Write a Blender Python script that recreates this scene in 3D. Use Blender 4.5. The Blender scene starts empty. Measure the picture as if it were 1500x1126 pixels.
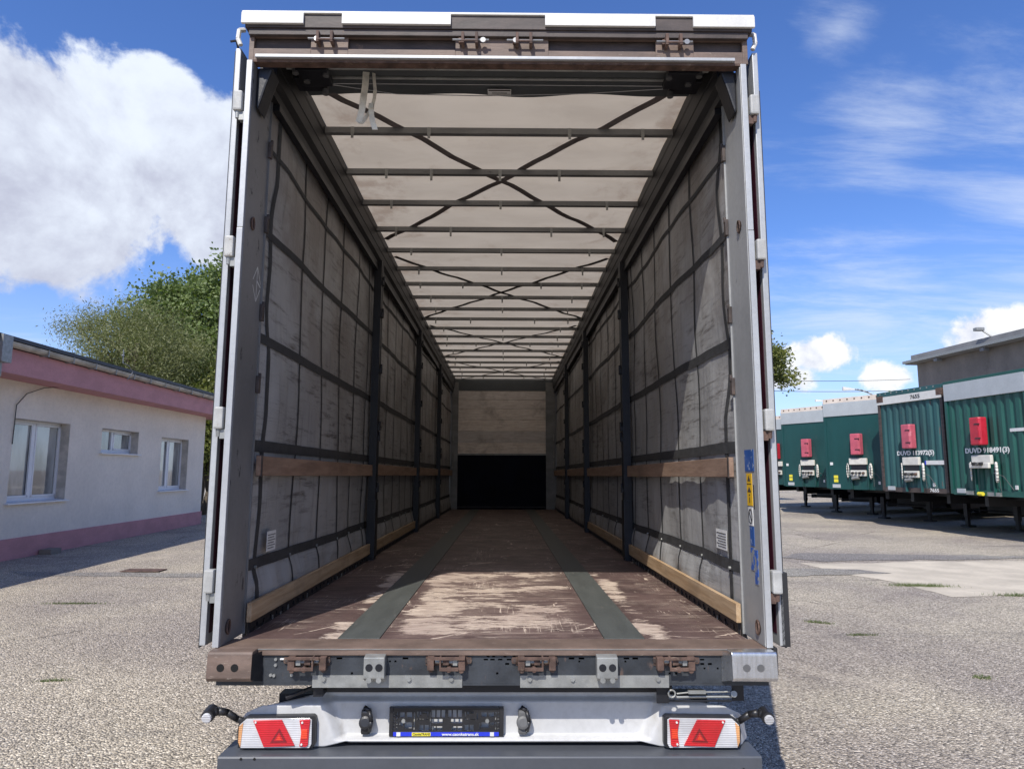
import bpy, bmesh, math, random
import numpy as np
from mathutils import Vector, Matrix, noise
R = math.radians
rnd = random.Random(7)
sc = bpy.context.scene
col = sc.collection

# ------------------------------------------------------------------ camera
DECK = 0.926
PITCH = R(-0.46)                       # the parked trailer stands slightly nose down
TR = Matrix.Translation((0, 0, DECK)) @ Matrix.Rotation(PITCH, 4, 'X')
def cam_axes(p, y, r):
    f = Vector((-math.sin(y) * math.cos(p), math.cos(y) * math.cos(p), math.sin(p)))
    rt = Vector((math.cos(y), math.sin(y), 0)); up = rt.cross(f)
    a = rt * math.cos(r) + up * math.sin(r); b = -rt * math.sin(r) + up * math.cos(r)
    return a, b, f
ca, cb, cf = cam_axes(.1338, -.0093, .003)
cm = Matrix(((ca.x, cb.x, -cf.x, .05), (ca.y, cb.y, -cf.y, -3.2274), (ca.z, cb.z, -cf.z, .7738), (0, 0, 0, 1)))
cam = bpy.data.cameras.new('camera'); camo = bpy.data.objects.new('camera', cam); col.objects.link(camo)
camo.matrix_world = TR @ cm
cam.sensor_width = 36; cam.sensor_fit = 'HORIZONTAL'; cam.lens = 36 * 995.48 / 1500; cam.clip_end = 3000; cam.clip_start = .05
sc.camera = camo

# ------------------------------------------------------------------ light
SUNV = Vector((.344, 1, -1.183)).normalized()
sl = bpy.data.lights.new('sun', 'SUN'); sl.energy = 4.2; sl.angle = R(.53); sl.color = (1, .95, .87)
so = bpy.data.objects.new('sun', sl); col.objects.link(so); so.rotation_euler = SUNV.to_track_quat('-Z', 'Y').to_euler(); so.location = (-5, -10, 20)
sc.view_settings.view_transform = 'Standard'; sc.view_settings.look = 'None'
sc.view_settings.gamma = 1; sc.view_settings.use_curve_mapping = False
sc.view_settings.exposure = 0.25
sc.cycles.max_bounces = 10; sc.cycles.diffuse_bounces = 5; sc.cycles.transmission_bounces = 6; sc.cycles.transparent_max_bounces = 8

class NT:
    def __init__(s, t): s.t = t; s.n = t.nodes; s.l = t.links
    def new(s, typ, **kw):
        n = s.n.new(typ)
        for k, v in kw.items(): setattr(n, k, v)
        return n
    def set(s, sock, v):
        if hasattr(v, 'bl_rna') and hasattr(v, 'is_linked'): s.l.new(v, sock)
        else:
            if isinstance(v, (tuple, list)) and len(v) == 3 and sock.type == 'RGBA': v = (*v, 1)
            sock.default_value = v
    def math(s, op, a, b=None, c=None, clamp=False):
        n = s.new('ShaderNodeMath', operation=op, use_clamp=clamp); s.set(n.inputs[0], a)
        if b is not None: s.set(n.inputs[1], b)
        if c is not None: s.set(n.inputs[2], c)
        return n.outputs[0]
    def vmath(s, op, a, b=None):
        n = s.new('ShaderNodeVectorMath', operation=op); s.set(n.inputs[0], a)
        if b is not None: s.set(n.inputs[1], b)
        return n.outputs['Value'] if op in ('LENGTH', 'DISTANCE', 'DOT_PRODUCT') else n.outputs[0]
    def mix(s, f, a, b, blend='MIX'):
        n = s.new('ShaderNodeMix', data_type='RGBA', blend_type=blend); s.set(n.inputs[0], f); s.set(n.inputs[6], a); s.set(n.inputs[7], b)
        return n.outputs[2]
    def ramp(s, f, lo, hi, smooth=True):
        n = s.new('ShaderNodeMapRange', interpolation_type='SMOOTHSTEP' if smooth else 'LINEAR'); s.set(n.inputs[0], f)
        n.inputs[1].default_value = lo; n.inputs[2].default_value = hi; return n.outputs[0]
    def noise(s, vec, scale=5, detail=6, rough=.55, dist=0, w=0):
        n = s.new('ShaderNodeTexNoise', noise_dimensions='4D' if w else '3D'); s.set(n.inputs['Vector'], vec); n.inputs['Scale'].default_value = scale
        n.inputs['Detail'].default_value = detail; n.inputs['Roughness'].default_value = rough; n.inputs['Distortion'].default_value = dist
        if w: n.inputs['W'].default_value = w
        return n.outputs[0]
    def mapping(s, vec, scale=(1, 1, 1), rot=(0, 0, 0), loc=(0, 0, 0)):
        n = s.new('ShaderNodeMapping'); s.set(n.inputs[0], vec); n.inputs[1].default_value = loc; n.inputs[2].default_value = rot; n.inputs[3].default_value = scale
        return n.outputs[0]
    def xyz(s, vec):
        n = s.new('ShaderNodeSeparateXYZ'); s.set(n.inputs[0], vec); return n.outputs

# ------------------------------------------------------------------ sky and clouds
w = bpy.data.worlds.new("World"); sc.world = w; w.use_nodes = True
T = NT(w.node_tree); T.n.clear()
sky = T.new('ShaderNodeTexSky', sky_type='NISHITA'); sky.sun_disc = False; sky.sun_elevation = R(48.2); sky.sun_rotation = math.atan2(-.344, -1)
sky.air_density = 1.0; sky.dust_density = .4; sky.ozone_density = 3.0; sky.altitude = 200
hs = T.new('ShaderNodeHueSaturation'); hs.inputs['Saturation'].default_value = 1.12; T.set(hs.inputs['Color'], sky.outputs[0])
skyc = T.mix(1.0, hs.outputs[0], (.80, .87, 1.16), 'MULTIPLY')
g = T.new('ShaderNodeTexCoord').outputs['Generated']
d = T.vmath('NORMALIZE', g)
X, Y, Z = T.xyz(d)
def blobs(lst, zs=1.0):
    m = None
    for (c, r) in lst:
        dv = T.mapping(T.vmath('SUBTRACT', d, c), scale=(1, 1, zs))
        b = T.math('SUBTRACT', 1.0, T.math('DIVIDE', T.vmath('LENGTH', dv), r))
        m = b if m is None else T.math('MAXIMUM', m, b)
    return m
warp = T.noise(d, 3.0, 3, .5)
cum = blobs([((-.68, .64, .35), .215), ((-.52, .78, .365), .165), ((-.37, .85, .36), .15), ((-.85, .4, .38), .25), ((-.44, .80, .43), .09),
             ((.30, -.9, .35), .3), ((-.6, -.7, .30), .28), ((.95, -.25, .28), .25), ((.9, .40, .16), .1)], 1.1)
cum2 = blobs([((.42, .895, .155), .05), ((.585, .795, .165), .06), ((.38, .915, .125), .05), ((.49, .865, .12), .035), ((.70, .70, .15), .08), ((-.30, .94, .14), .08),
              ((-.62, .77, .12), .06)], 1.7)
n1 = T.noise(d, 5.5, 12, .60, .25)
n1b = T.noise(d, 16, 10, .62, .2)
dens = T.math('ADD', T.math('MULTIPLY', cum, .95), T.math('MULTIPLY', T.math('SUBTRACT', n1, .5), 1.5))
dens = T.math('ADD', dens, T.math('MULTIPLY', T.math('SUBTRACT', n1b, .5), .25))
mc = T.ramp(dens, .06, .22)
dens2 = T.math('ADD', cum2, T.math('MULTIPLY', T.math('SUBTRACT', n1b, .5), 2.4))
mc2 = T.ramp(dens2, .05, .45)
# shading of the heaps: lit puffs, grey-violet hollows and bases
s1 = T.noise(d, 4.0, 7, .50, .6, w=3.1)
s2 = T.noise(T.vmath('ADD', d, (-.02, -.03, .035)), 5.5, 12, .60, .25)
lit = T.math('ADD', T.math('MULTIPLY', T.math('SUBTRACT', n1, s2), 3.2), T.math('MULTIPLY', T.math('SUBTRACT', s1, .5), 2.4))
lit = T.math('ADD', lit, T.math('MULTIPLY', T.math('SUBTRACT', Z, .36), 3.0))
lit = T.ramp(lit, -.95, .55)
ccol = T.mix(lit, (3.05, 3.2, 4.05), (5.3, 5.75, 6.5))
# cirrus veils
den = T.math('ADD', T.math('MAXIMUM', Z, 0.0), .12)
cx = T.math('DIVIDE', X, den); cy = T.math('DIVIDE', Y, den)
cv = T.new('ShaderNodeCombineXYZ'); T.set(cv.inputs[0], cx); T.set(cv.inputs[1], cy)
cp = T.mapping(cv.outputs[0], scale=(.55, 1.5, 1), rot=(0, 0, R(28)))
ci = T.noise(cp, 1.5, 12, .66, .5)
civ = T.noise(T.mapping(cv.outputs[0], scale=(1, 1.2, 1)), .7, 4, .5, 0, w=1.7)
cib = blobs([((.40, .75, .53), .07), ((.47, .79, .40), .15), ((.62, .70, .32), .32), ((.44, .86, .25), .24), ((.8, .45, .4), .3), ((.1, .96, .25), .2), ((.1, -.5, .8), .5)], 1.0)
cib = T.math('MAXIMUM', cib, T.math('MULTIPLY', T.ramp(Z, .30, .12), .45))
cid = T.math('ADD', T.math('ADD', ci, T.math('MULTIPLY', cib, .26)), T.math('MULTIPLY', T.math('SUBTRACT', civ, .5), .35))
mci = T.math('MULTIPLY', T.ramp(cid, .56, .92), .62)
haze = T.math('MULTIPLY', T.ramp(Z, .34, .0), .42)
c = T.mix(haze, skyc, (3.7, 4.5, 5.9))
c = T.mix(mci, c, (4.9, 5.4, 6.3))
c = T.mix(mc2, c, T.mix(T.ramp(n1b, .35, .6), (4.2, 4.5, 5.4), (6.2, 6.3, 6.5)))
c = T.mix(mc, c, ccol)
bg = T.new('ShaderNodeBackground'); T.set(bg.inputs[0], c); bg.inputs[1].default_value = .14
wo = T.new('ShaderNodeOutputWorld'); T.l.new(bg.outputs[0], wo.inputs[0])

# ------------------------------------------------------------------ materials
def new_mat(name):
    m = bpy.data.materials.new(name); m.use_nodes = True; t = NT(m.node_tree); t.n.clear()
    b = t.new('ShaderNodeBsdfPrincipled'); o = t.new('ShaderNodeOutputMaterial'); t.l.new(b.outputs[0], o.inputs[0])
    return m, t, b, o
def bump(t, b, h, strength=.3, dist=.01):
    n = t.new('ShaderNodeBump'); n.inputs['Strength'].default_value = strength; n.inputs['Distance'].default_value = dist
    t.set(n.inputs['Height'], h); t.l.new(n.outputs[0], b.inputs['Normal'])
def M(name, c, rough=.6, metal=0, var=.25, scale=4, st=(1, 1, 1), spot=None, thr=.62, sscale=9, sst=(1, 1, 1), bmp=.15, soft=.06, spec=.5, coat=0):
    m, t, b, o = new_mat(name)
    p = t.new('ShaderNodeTexCoord').outputs['Object']
    n = t.noise(t.mapping(p, st), scale, 7, .6)
    f = t.noise(p, scale * 14, 4, .6)
    dk = tuple(x * (1 - var) for x in c); lt = tuple(min(1, x * (1 + var)) for x in c)
    cc = t.mix(t.ramp(n, .3, .7), dk, lt)
    cc = t.mix(t.math('MULTIPLY', t.ramp(f, .4, .7), .18), cc, tuple(x * .6 for x in c))
    ro = t.math('ADD', rough - .06, t.math('MULTIPLY', n, .12))
    if spot:
        s = t.noise(t.mapping(p, sst), sscale, 9, .68, .2, w=2.3)
        k = t.ramp(s, thr, thr + soft)
        cc = t.mix(k, cc, spot); ro = t.math('ADD', ro, t.math('MULTIPLY', k, .12))
    t.set(b.inputs['Base Color'], cc); t.set(b.inputs['Roughness'], ro); b.inputs['Metallic'].default_value = metal
    b.inputs['Specular IOR Level'].default_value = spec; b.inputs['Coat Weight'].default_value = coat
    if bmp: bump(t, b, t.math('ADD', n, t.math('MULTIPLY', f, .3)), bmp, .01)
    return m
m_rust = M('rusty_steel', (.10, .060, .045), .75, 0, .5, 14, spot=(.22, .16, .12), thr=.56, sscale=22, soft=.15, bmp=.5)
m_brown = M('brown_primer_steel', (.15, .105, .082), .6, 0, .28, 4, (1, 1, 4), spot=(.34, .28, .23), thr=.60, sscale=30, sst=(.5, 1, 2), soft=.12, bmp=.3)
m_darkbrown = M('grimy_brown_steel', (.062, .047, .042), .6, 0, .4, 5, (1, 1, 3), spot=(.16, .11, .08), thr=.6, sscale=14, soft=.1, bmp=.3)
m_beam = M('dark_blue_grey_painted_steel', (.035, .04, .047), .5, .1, .4, 6, spot=(.16, .10, .075), thr=.58, sscale=13, sst=(1.2, 1, .5), soft=.14, bmp=.3)
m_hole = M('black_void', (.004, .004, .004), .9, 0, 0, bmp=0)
m_white = M('weathered_white_paint', (.66, .65, .61), .5, 0, .06, 6, spot=(.42, .34, .25), thr=.68, sscale=12, soft=.1, bmp=.1)
m_hinge = M('dirty_hinge_paint', (.42, .42, .40), .5, 0, .15, 12, spot=(.22, .18, .14), thr=.58, sscale=20, soft=.12, bmp=.2)
m_alu = M('pale_painted_aluminium', (.43, .44, .445), .42, .25, .12, 3, (1, 1, .4), spot=(.28, .28, .28), thr=.66, sscale=16, sst=(1, 1, .3), bmp=.1)
m_galv = M('galvanised_steel', (.31, .315, .30), .5, .45, .18, 14, spot=(.28, .25, .20), thr=.6, sscale=14, soft=.15, bmp=.15)
m_chrome = M('brushed_bare_steel', (.66, .67, .68), .25, .9, .12, 5, (12, 1, 1), spot=(.35, .24, .15), thr=.66, sscale=9, soft=.1, bmp=.05)
m_post = M('worn_grey_post_paint_shaded', (.19, .187, .185), .42, .15, .16, 3, (1, 1, .5), spot=(.045, .045, .05), thr=.60, sscale=18, sst=(1, 1, .45), soft=.05, bmp=.12)  # left post: darker copy of the paint, its shade put into the colour
m_postr = M('worn_grey_post_paint_sunlit', (.33, .335, .33), .42, .15, .14, 3, (1, 1, .5), spot=(.14, .14, .14), thr=.67, sscale=18, sst=(1, 1, .35), soft=.03, bmp=.12)  # right post: lighter copy of the paint, sunlight put into the colour
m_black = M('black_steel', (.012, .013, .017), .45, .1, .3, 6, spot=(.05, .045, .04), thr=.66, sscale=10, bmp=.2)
m_rubber = M('black_rubber', (.02, .02, .022), .7, 0, .2, 8, bmp=.2)
m_rail = M('grimy_dark_aluminium_rail', (.026, .026, .028), .55, .1, .45, 2.2, (1, .6, 1), spot=(.075, .068, .065), thr=.56, sscale=5, sst=(1, .25, 1), soft=.2, bmp=.1)
m_bow = M('grey_roof_bow', (.21, .21, .205), .5, .3, .2, 5, (.4, 1, 1), spot=(.06, .05, .045), thr=.64, sscale=9, sst=(.4, 1, 1), bmp=.1)
m_strap = M('dark_grey_sewn_strap', (.035, .036, .038), .75, 0, .25, 20, bmp=.2)
m_rstrap = M('grey_roof_strap', (.15, .13, .125), .8, 0, .2, 12, bmp=.2)
m_carr = M('dark_roof_carriage', (.10, .11, .113), .5, .3, .2, 3, (.3, 1, 1), bmp=.1)
m_tarpdk = M('dark_grey_tarpaulin', (.075, .085, .09), .5, 0, .12, 3, bmp=.1)
m_bumper = M('light_grey_bumper_plastic', (.54, .54, .535), .42, 0, .10, 3, (1, 1, .5), spot=(.36, .33, .29), thr=.59, sscale=9, sst=(1, 1, .35), soft=.22, bmp=.04, coat=.2)
m_bar = M('slate_grey_bar_paint', (.075, .082, .095), .45, .1, .08, 3, spot=(.14, .14, .15), thr=.7, sscale=20, soft=.05, bmp=.05)
m_blkpl = M('black_plastic', (.018, .018, .02), .4, 0, .2, 8, bmp=.1)
m_gypl = M('grey_plastic', (.10, .10, .10), .5, 0, .2, 8, bmp=.05)
m_blue = M('blue_print', (.02, .04, .55), .4, 0, .05, bmp=0)
m_stblue = M('scratched_blue_sticker', (.025, .09, .30), .45, 0, .1, 8, spot=(.45, .50, .53), thr=.57, sscale=38, sst=(1, 1.2, .8), soft=.04, bmp=0)
m_stworn = M('peeling_blue_sticker', (.03, .10, .38), .5, 0, .1, 8, spot=(.22, .23, .24), thr=.50, sscale=30, sst=(1, 1, .7), soft=.03, bmp=0)
m_yellow = M('yellow_sticker', (.72, .43, .02), .45, 0, .08, 8, bmp=0)
m_paper = M('white_label', (.68, .68, .66), .5, 0, .06, 8, bmp=0)
m_ink = M('black_ink', (.02, .02, .02), .5, 0, 0, bmp=0)
m_redp = M('maroon_paint', (.055, .012, .024), .35, 0, .2, bmp=0)
m_wpaint = M('white_lettering_paint', (.75, .76, .74), .5, 0, .05, bmp=0)
m_yprint = M('yellow_print', (.75, .65, .05), .4, 0, .05, bmp=0)
m_web = M('dirty_white_webbing', (.74, .70, .60), .8, 0, .2, 14, spot=(.22, .19, .15), thr=.58, sscale=16, soft=.2, bmp=.3)
m_wire = M('steel_wire', (.3, .3, .3), .4, .6, .1, bmp=0)
m_navy = M('navy_front_panel', (.005, .007, .016), .8, 0, .3, 2, spot=(.05, .05, .055), thr=.68, sscale=14, soft=.05, bmp=.2, spec=.15)
m_tyre = M('tyre_rubber', (.018, .018, .018), .85, 0, .3, 6, bmp=.3)
m_rim = M('grey_wheel_rim', (.28, .28, .28), .45, .5, .2, bmp=.1)

def wood(name, c, dk, st, sc_=5, grime=.6):
    m, t, b, o = new_mat(name); p = t.new('ShaderNodeTexCoord').outputs['Object']
    oi = t.new('ShaderNodeObjectInfo').outputs['Random']
    pv = t.vmath('ADD', p, (0, 0, 0)); mp = t.mapping(pv, st)
    n = t.noise(mp, sc_, 9, .62, .6, w=1.0); n2 = t.noise(mp, sc_ * 4, 6, .6, .2, w=4.0); g_ = t.noise(p, 2.2, 8, .65, .3, w=6.)
    cc = t.mix(t.ramp(n, .32, .68), dk, c); cc = t.mix(t.math('MULTIPLY', t.ramp(n2, .5, .7), .45), cc, tuple(x * .55 for x in c))
    cc = t.mix(t.math('MULTIPLY', t.ramp(g_, .48, .72), grime), cc, (.07, .055, .045))
    cc = t.mix(1, cc, t.mix(oi, (.82, .82, .84), (1.15, 1.1, 1.05)), 'MULTIPLY')
    t.set(b.inputs['Base Color'], cc); b.inputs['Roughness'].default_value = .75; bump(t, b, t.math('ADD', n, n2), .3, .004)
    return m
m_plank = wood('pine_plank', (.47, .35, .22), (.33, .22, .12), (10, .9, 12), 2.4, .35)
m_plankd = wood('weathered_brown_plank', (.31, .21, .15), (.20, .125, .085), (8, 1.1, 10), 2.2, .35)
m_ply = wood('worn_plywood_board', (.85, .80, .74), (.66, .59, .53), (1.2, 1, 9), 3, .5)

# phenolic deck, worn through to the pale wood along the centre
def deck_mat():
    m, t, b, o = new_mat('worn_phenolic_deck'); p = t.new('ShaderNodeTexCoord').outputs['Object']
    x, y, z = t.xyz(p)
    nb = t.noise(p, 3.5, 6, .6); base = t.mix(t.ramp(nb, .3, .7), (.062, .038, .035), (.120, .076, .068))
    fine = t.noise(t.mapping(p, (6, 30, 1)), 3, 5, .7); base = t.mix(t.math('MULTIPLY', t.ramp(fine, .5, .75), .4), base, (.24, .17, .15))
    st = t.noise(t.mapping(p, (1.0, 3.6, 1)), 1.9, 14, .78, .5)            # streaks across the deck
    cen = t.ramp(t.math('ABSOLUTE', t.math('ADD', x, .01)), .60, .40)
    left = t.ramp(x, .35, -.45)
    near = t.math('MAXIMUM', t.ramp(y, 3.4, 2.2), .05)
    edge = t.ramp(y, .16, .30)
    big = t.noise(p, 1.1, 4, .5, .3, w=5.2)
    bias = t.math('MULTIPLY', t.math('MULTIPLY', cen, t.math('MULTIPLY', near, edge)), t.math('ADD', .088, t.math('MULTIPLY', left, .05)))
    # wear beside the steel runners
    rl = t.math('ABSOLUTE', t.math('SUBTRACT', t.math('ABSOLUTE', x), .78))
    bias2 = t.math('MULTIPLY', t.ramp(rl, .16, .0), t.math('ADD', t.math('MULTIPLY', near, .08), .045))
    pt = t.noise(t.mapping(p, (1.0, 1.7, 1)), 1.9, 15, .76, .35, w=4.4)
    st = t.math('ADD', t.math('MULTIPLY', st, .45), t.math('MULTIPLY', pt, .55))
    k = t.math('ADD', t.math('ADD', st, bias), bias2); k = t.math('ADD', k, t.math('MULTIPLY', t.math('SUBTRACT', big, .5), .18))
    k = t.ramp(k, .600, .632)
    wn = t.noise(t.mapping(p, (2, 14, 1)), 4, 8, .65, .4); wc = t.mix(t.ramp(wn, .3, .65), (.33, .24, .19), (.68, .57, .46))
    mid = t.noise(t.mapping(p, (1.0, 9, 1)), 3.2, 12, .75, .6, w=2.2)
    mk = t.math('MULTIPLY', t.ramp(t.math('ADD', mid, t.math('MULTIPLY', bias, .9)), .50, .66), t.math('ADD', .35, t.math('MULTIPLY', t.math('MULTIPLY', cen, near), .65)))
    base = t.mix(t.math('MULTIPLY', mk, .42), base, t.mix(t.ramp(wn, .35, .6), (.21, .145, .125), (.36, .27, .225)))
    hf = t.noise(t.mapping(p, (2.2, 22, 1)), 4, 8, .8, .2, w=3.3); k = t.math('MULTIPLY', k, t.ramp(hf, .36, .48))
    gr = t.noise(t.mapping(p, (1.5, 1.5, 1)), 1.2, 6, .6, .3, w=6.6); wc = t.mix(t.math('MULTIPLY', t.ramp(gr, .45, .65), .5), wc, (.34, .25, .215))
    cc = t.mix(t.math('MULTIPLY', k, .92), base, wc)
    # scratches
    sw = t.new('ShaderNodeTexVoronoi', feature='DISTANCE_TO_EDGE'); t.set(sw.inputs['Vector'], t.vmath('ADD', t.mapping(p, (1.0, 1.0, .0)), t.vmath('MULTIPLY', t.noise(p, 4, 5, .6), (.3, .3, 0)))); sw.inputs['Scale'].default_value = 1.5
    msk = t.ramp(t.noise(p, 2.5, 4, .6, 0, w=9.), .52, .6)
    sx = t.math('MULTIPLY', t.ramp(sw.outputs['Distance'], .010, .004), msk)
    s2 = t.noise(t.mapping(p, (.35, 22, 1), (0, 0, .05)), 2.2, 3, .5, .1, w=7.); s2k = t.math('MULTIPLY', t.ramp(t.math('ABSOLUTE', t.math('SUBTRACT', s2, .5)), .010, .003), t.ramp(t.noise(p, 2.4, 4, .6, 0, w=11.), .46, .54))
    s3 = t.noise(t.mapping(p, (16, .5, 1)), 1.9, 3, .5, .15, w=8.); s3k = t.math('MULTIPLY', t.ramp(t.math('ABSOLUTE', t.math('SUBTRACT', s3, .5)), .007, .002), t.ramp(t.noise(p, 2.0, 4, .6, 0, w=13.), .52, .60))
    s4 = t.noise(t.mapping(p, (.8, 60, 1), (0, 0, .12)), 2.2, 4, .6, .1, w=17.); s3k = t.math('MAXIMUM', s3k, t.math('MULTIPLY', t.ramp(s4, .66, .70), t.ramp(t.noise(p, 3.1, 4, .6, 0, w=19.), .50, .60)))
    cc = t.mix(t.math('MULTIPLY', t.math('MAXIMUM', sx, t.math('MAXIMUM', s2k, s3k)), .9), cc, (.68, .56, .45))
    sp = t.noise(p, 46, 3, .6); cc = t.mix(t.math('MULTIPLY', t.ramp(sp, .70, .74), .7), cc, (.5, .42, .35))
    t.set(b.inputs['Base Color'], cc); t.set(b.inputs['Roughness'], t.math('ADD', .55, t.math('MULTIPLY', k, .25)))
    bump(t, b, t.math('SUBTRACT', fine, k), .25, .004); return m
m_deck = deck_mat()
m_runner = M('scuffed_steel_runner', (.095, .103, .096), .55, .25, .14, 3, (3, .5, 1), spot=(.15, .145, .13), thr=.56, sscale=12, sst=(2, .8, 1), soft=.15, bmp=.12)

def curtain_mat():
    m, t, b, o = new_mat('scuffed_grey_curtain_sheet'); p = t.new('ShaderNodeTexCoord').outputs['Object']; x, y, z = t.xyz(p)
    n = t.noise(p, 1.6, 5, .6); base = t.mix(t.ramp(n, .3, .7), (.31, .31, .305), (.385, .385, .38))
    hi = t.ramp(z, .6, 2.2); brown = t.noise(p, 1.3, 5, .65, .2, w=2.); base = t.mix(t.math('MULTIPLY', t.math('MULTIPLY', hi, t.ramp(brown, .38, .62)), .8), base, (.165, .14, .125))
    sm = t.noise(t.mapping(p, (1, .9, 9)), 3.0, 10, .72, .5, w=3.); blot = t.noise(p, 2.2, 6, .6, .2, w=4.)
    band = t.math('MULTIPLY', t.ramp(z, .35, .8), t.ramp(z, 2.9, 2.2))
    k = t.math('ADD', sm, t.math('MULTIPLY', t.math('SUBTRACT', blot, .5), .5)); k = t.math('MULTIPLY', t.ramp(k, .50, .72), t.math('ADD', .4, t.math('MULTIPLY', band, .6)))
    cc = t.mix(k, base, (.055, .045, .040))
    vv = t.noise(t.mapping(p, (1, 9, .8)), 2.5, 6, .6, .1, w=5.); cc = t.mix(t.math('MULTIPLY', t.ramp(vv, .52, .75), .4), cc, (.07, .066, .064))
    ln = t.noise(t.mapping(p, (1, .5, 20)), 3, 4, .6, .05, w=6.); lk = t.math('MULTIPLY', t.ramp(t.math('ABSOLUTE', t.math('SUBTRACT', ln, .5)), .012, .003), t.ramp(t.noise(p, 2.0, 3, .5, 0, w=8.), .52, .6))
    cc = t.mix(t.math('MULTIPLY', lk, .55), cc, (.03, .03, .03))
    t.set(b.inputs['Base Color'], cc); b.inputs['Roughness'].default_value = .42
    bump(t, b, t.math('ADD', t.noise(p, 7, 4, .5), t.math('MULTIPLY', vv, .5)), .55, .014); return m
m_curt = curtain_mat()

def roof_mat():
    m, t, b, o = new_mat('translucent_roof_tarpaulin'); p = t.new('ShaderNodeTexCoord').outputs['Object']; x, y, z = t.xyz(p)
    n = t.noise(t.mapping(p, (1, 2.2, 1)), 1.8, 8, .6, .4)
    stn = t.noise(p, 3.0, 9, .65, .3, w=2.); edge = t.ramp(t.math('ABSOLUTE', x), .5, 1.2)
    cc = t.mix(t.ramp(n, .3, .7), (.40, .335, .25), (.455, .385, .29))
    cc = t.mix(t.math('MULTIPLY', t.ramp(t.math('ADD', stn, t.math('MULTIPLY', edge, .13)), .56, .76), .55), cc, (.22, .15, .10))
    tr = t.new('ShaderNodeBsdfTranslucent'); t.set(tr.inputs[0], cc)
    b.inputs['Roughness'].default_value = .6; t.set(b.inputs['Base Color'], cc)
    mx = t.new('ShaderNodeMixShader'); mx.inputs[0].default_value = .62; t.l.new(b.outputs[0], mx.inputs[1]); t.l.new(tr.outputs[0], mx.inputs[2]); t.l.new(mx.outputs[0], o.inputs[0])
    return m
m_roof = roof_mat()

def lens_mat(name, c, em=0, tr=.0, rough=.15):
    m, t, b, o = new_mat(name); p = t.new('ShaderNodeTexCoord').outputs['Object']
    wv = t.new('ShaderNodeTexWave', bands_direction='Z'); t.set(wv.inputs['Vector'], p); wv.inputs['Scale'].default_value = 40
    n = t.noise(p, 9, 3, .5); cc = t.mix(t.ramp(n, .3, .7), tuple(v * .7 for v in c), c)
    cc = t.mix(t.math('MULTIPLY', wv.outputs[1], .3), cc, tuple(v * .45 for v in c))
    t.set(b.inputs['Base Color'], cc); b.inputs['Roughness'].default_value = rough; b.inputs['Coat Weight'].default_value = .6; b.inputs['Coat Roughness'].default_value = .05
    bump(t, b, wv.outputs[1], .4, .003); return m
m_red = lens_mat('red_lens', (.62, .012, .018)); m_dred = lens_mat('dark_red_lens', (.25, .008, .010)); m_clear = lens_mat('ribbed_clear_lens', (.66, .66, .67)); m_amber = lens_mat('amber_lens', (.75, .38, .16)); m_hot = lens_mat('orange_red_lens', (.85, .06, .015))

def glass_mat():
    m, t, b, o = new_mat('window_glass'); b.inputs['Base Color'].default_value = (.10, .115, .11, 1); b.inputs['Roughness'].default_value = .03; b.inputs['Specular IOR Level'].default_value = .9
    b.inputs['Coat Weight'].default_value = 1.0
    p = t.new('ShaderNodeTexCoord').outputs['Object']; n = t.noise(t.mapping(p, (1, 7, .4)), 1.5, 4, .5)
    t.set(b.inputs['Base Color'], t.mix(t.ramp(n, .35, .65), (.10, .11, .11), (.42, .43, .40))); return m  # pale streaks painted into the panes for reflections and curtains behind
m_glass = glass_mat()
m_stucco = M('grey_white_roughcast', (.80, .735, .63), .9, 0, .07, .8, spot=(.66, .61, .54), thr=.57, sscale=1.5, sst=(1, 1, .3), soft=.25, bmp=.0)
def stucco_fix():
    t = NT(m_stucco.node_tree); b = next(n for n in t.n if n.type == 'BSDF_PRINCIPLED'); p = t.new('ShaderNodeTexCoord').outputs['Object']
    bump(t, b, t.noise(p, 45, 5, .7), .7, .012)
stucco_fix()
m_pink = M('dusty_pink_render', (.52, .255, .26), .85, 0, .10, 2, (1, 1, 2), spot=(.42, .21, .225), thr=.6, sscale=4, soft=.2, bmp=.2)
m_gutter = M('stained_cream_gutter', (.42, .38, .31), .6, .1, .3, 3, spot=(.10, .08, .07), thr=.60, sscale=3, soft=.12, bmp=.2)
m_roofblk = M('black_roof_sheet', (.03, .032, .036), .55, 0, .2, 2, bmp=.2)
m_pvc = M('white_window_frame', (.74, .75, .76), .35, 0, .03, bmp=0)
m_reveal = M('stained_reveal', (.52, .48, .42), .9, 0, .2, 5, spot=(.25, .23, .19), thr=.63, sscale=7, soft=.15, bmp=.3)
m_conc = M('weathered_concrete', (.215, .188, .160), .9, 0, .22, .5, (1, 1, .5), spot=(.12, .10, .085), thr=.54, sscale=.9, sst=(1, 1, .4), soft=.2, bmp=.3)
m_conct = M('grey_roof_edge', (.22, .22, .22), .8, 0, .15, 1, bmp=.1)
m_teal = M('dark_teal_panel_paint', (.008, .058, .055), .42, 0, .12, 1.5, (1, 1, .5), spot=(.035, .075, .068), thr=.53, sscale=2.2, sst=(1, 1, .35), soft=.2, bmp=.05)
m_tealc = M('green_corrugated_paint', (.010, .078, .062), .42, 0, .16, 1.5, (1, 1, .4), spot=(.10, .055, .045), thr=.685, sscale=3.5, sst=(1, 1, .4), soft=.06, bmp=.1)
m_tealw = M('weathered_blue_green_paint', (.018, .082, .085), .5, 0, .25, 1.5, (1, 1, .3), spot=(.12, .065, .06), thr=.62, sscale=3.5, sst=(1.6, 1, .35), soft=.07, bmp=.15)
m_band = M('light_grey_band', (.42, .45, .46), .45, 0, .06, 2, bmp=.03)
m_cap = M('cream_top_cap', (.62, .54, .46), .7, 0, .1, 3, bmp=.1)
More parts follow.
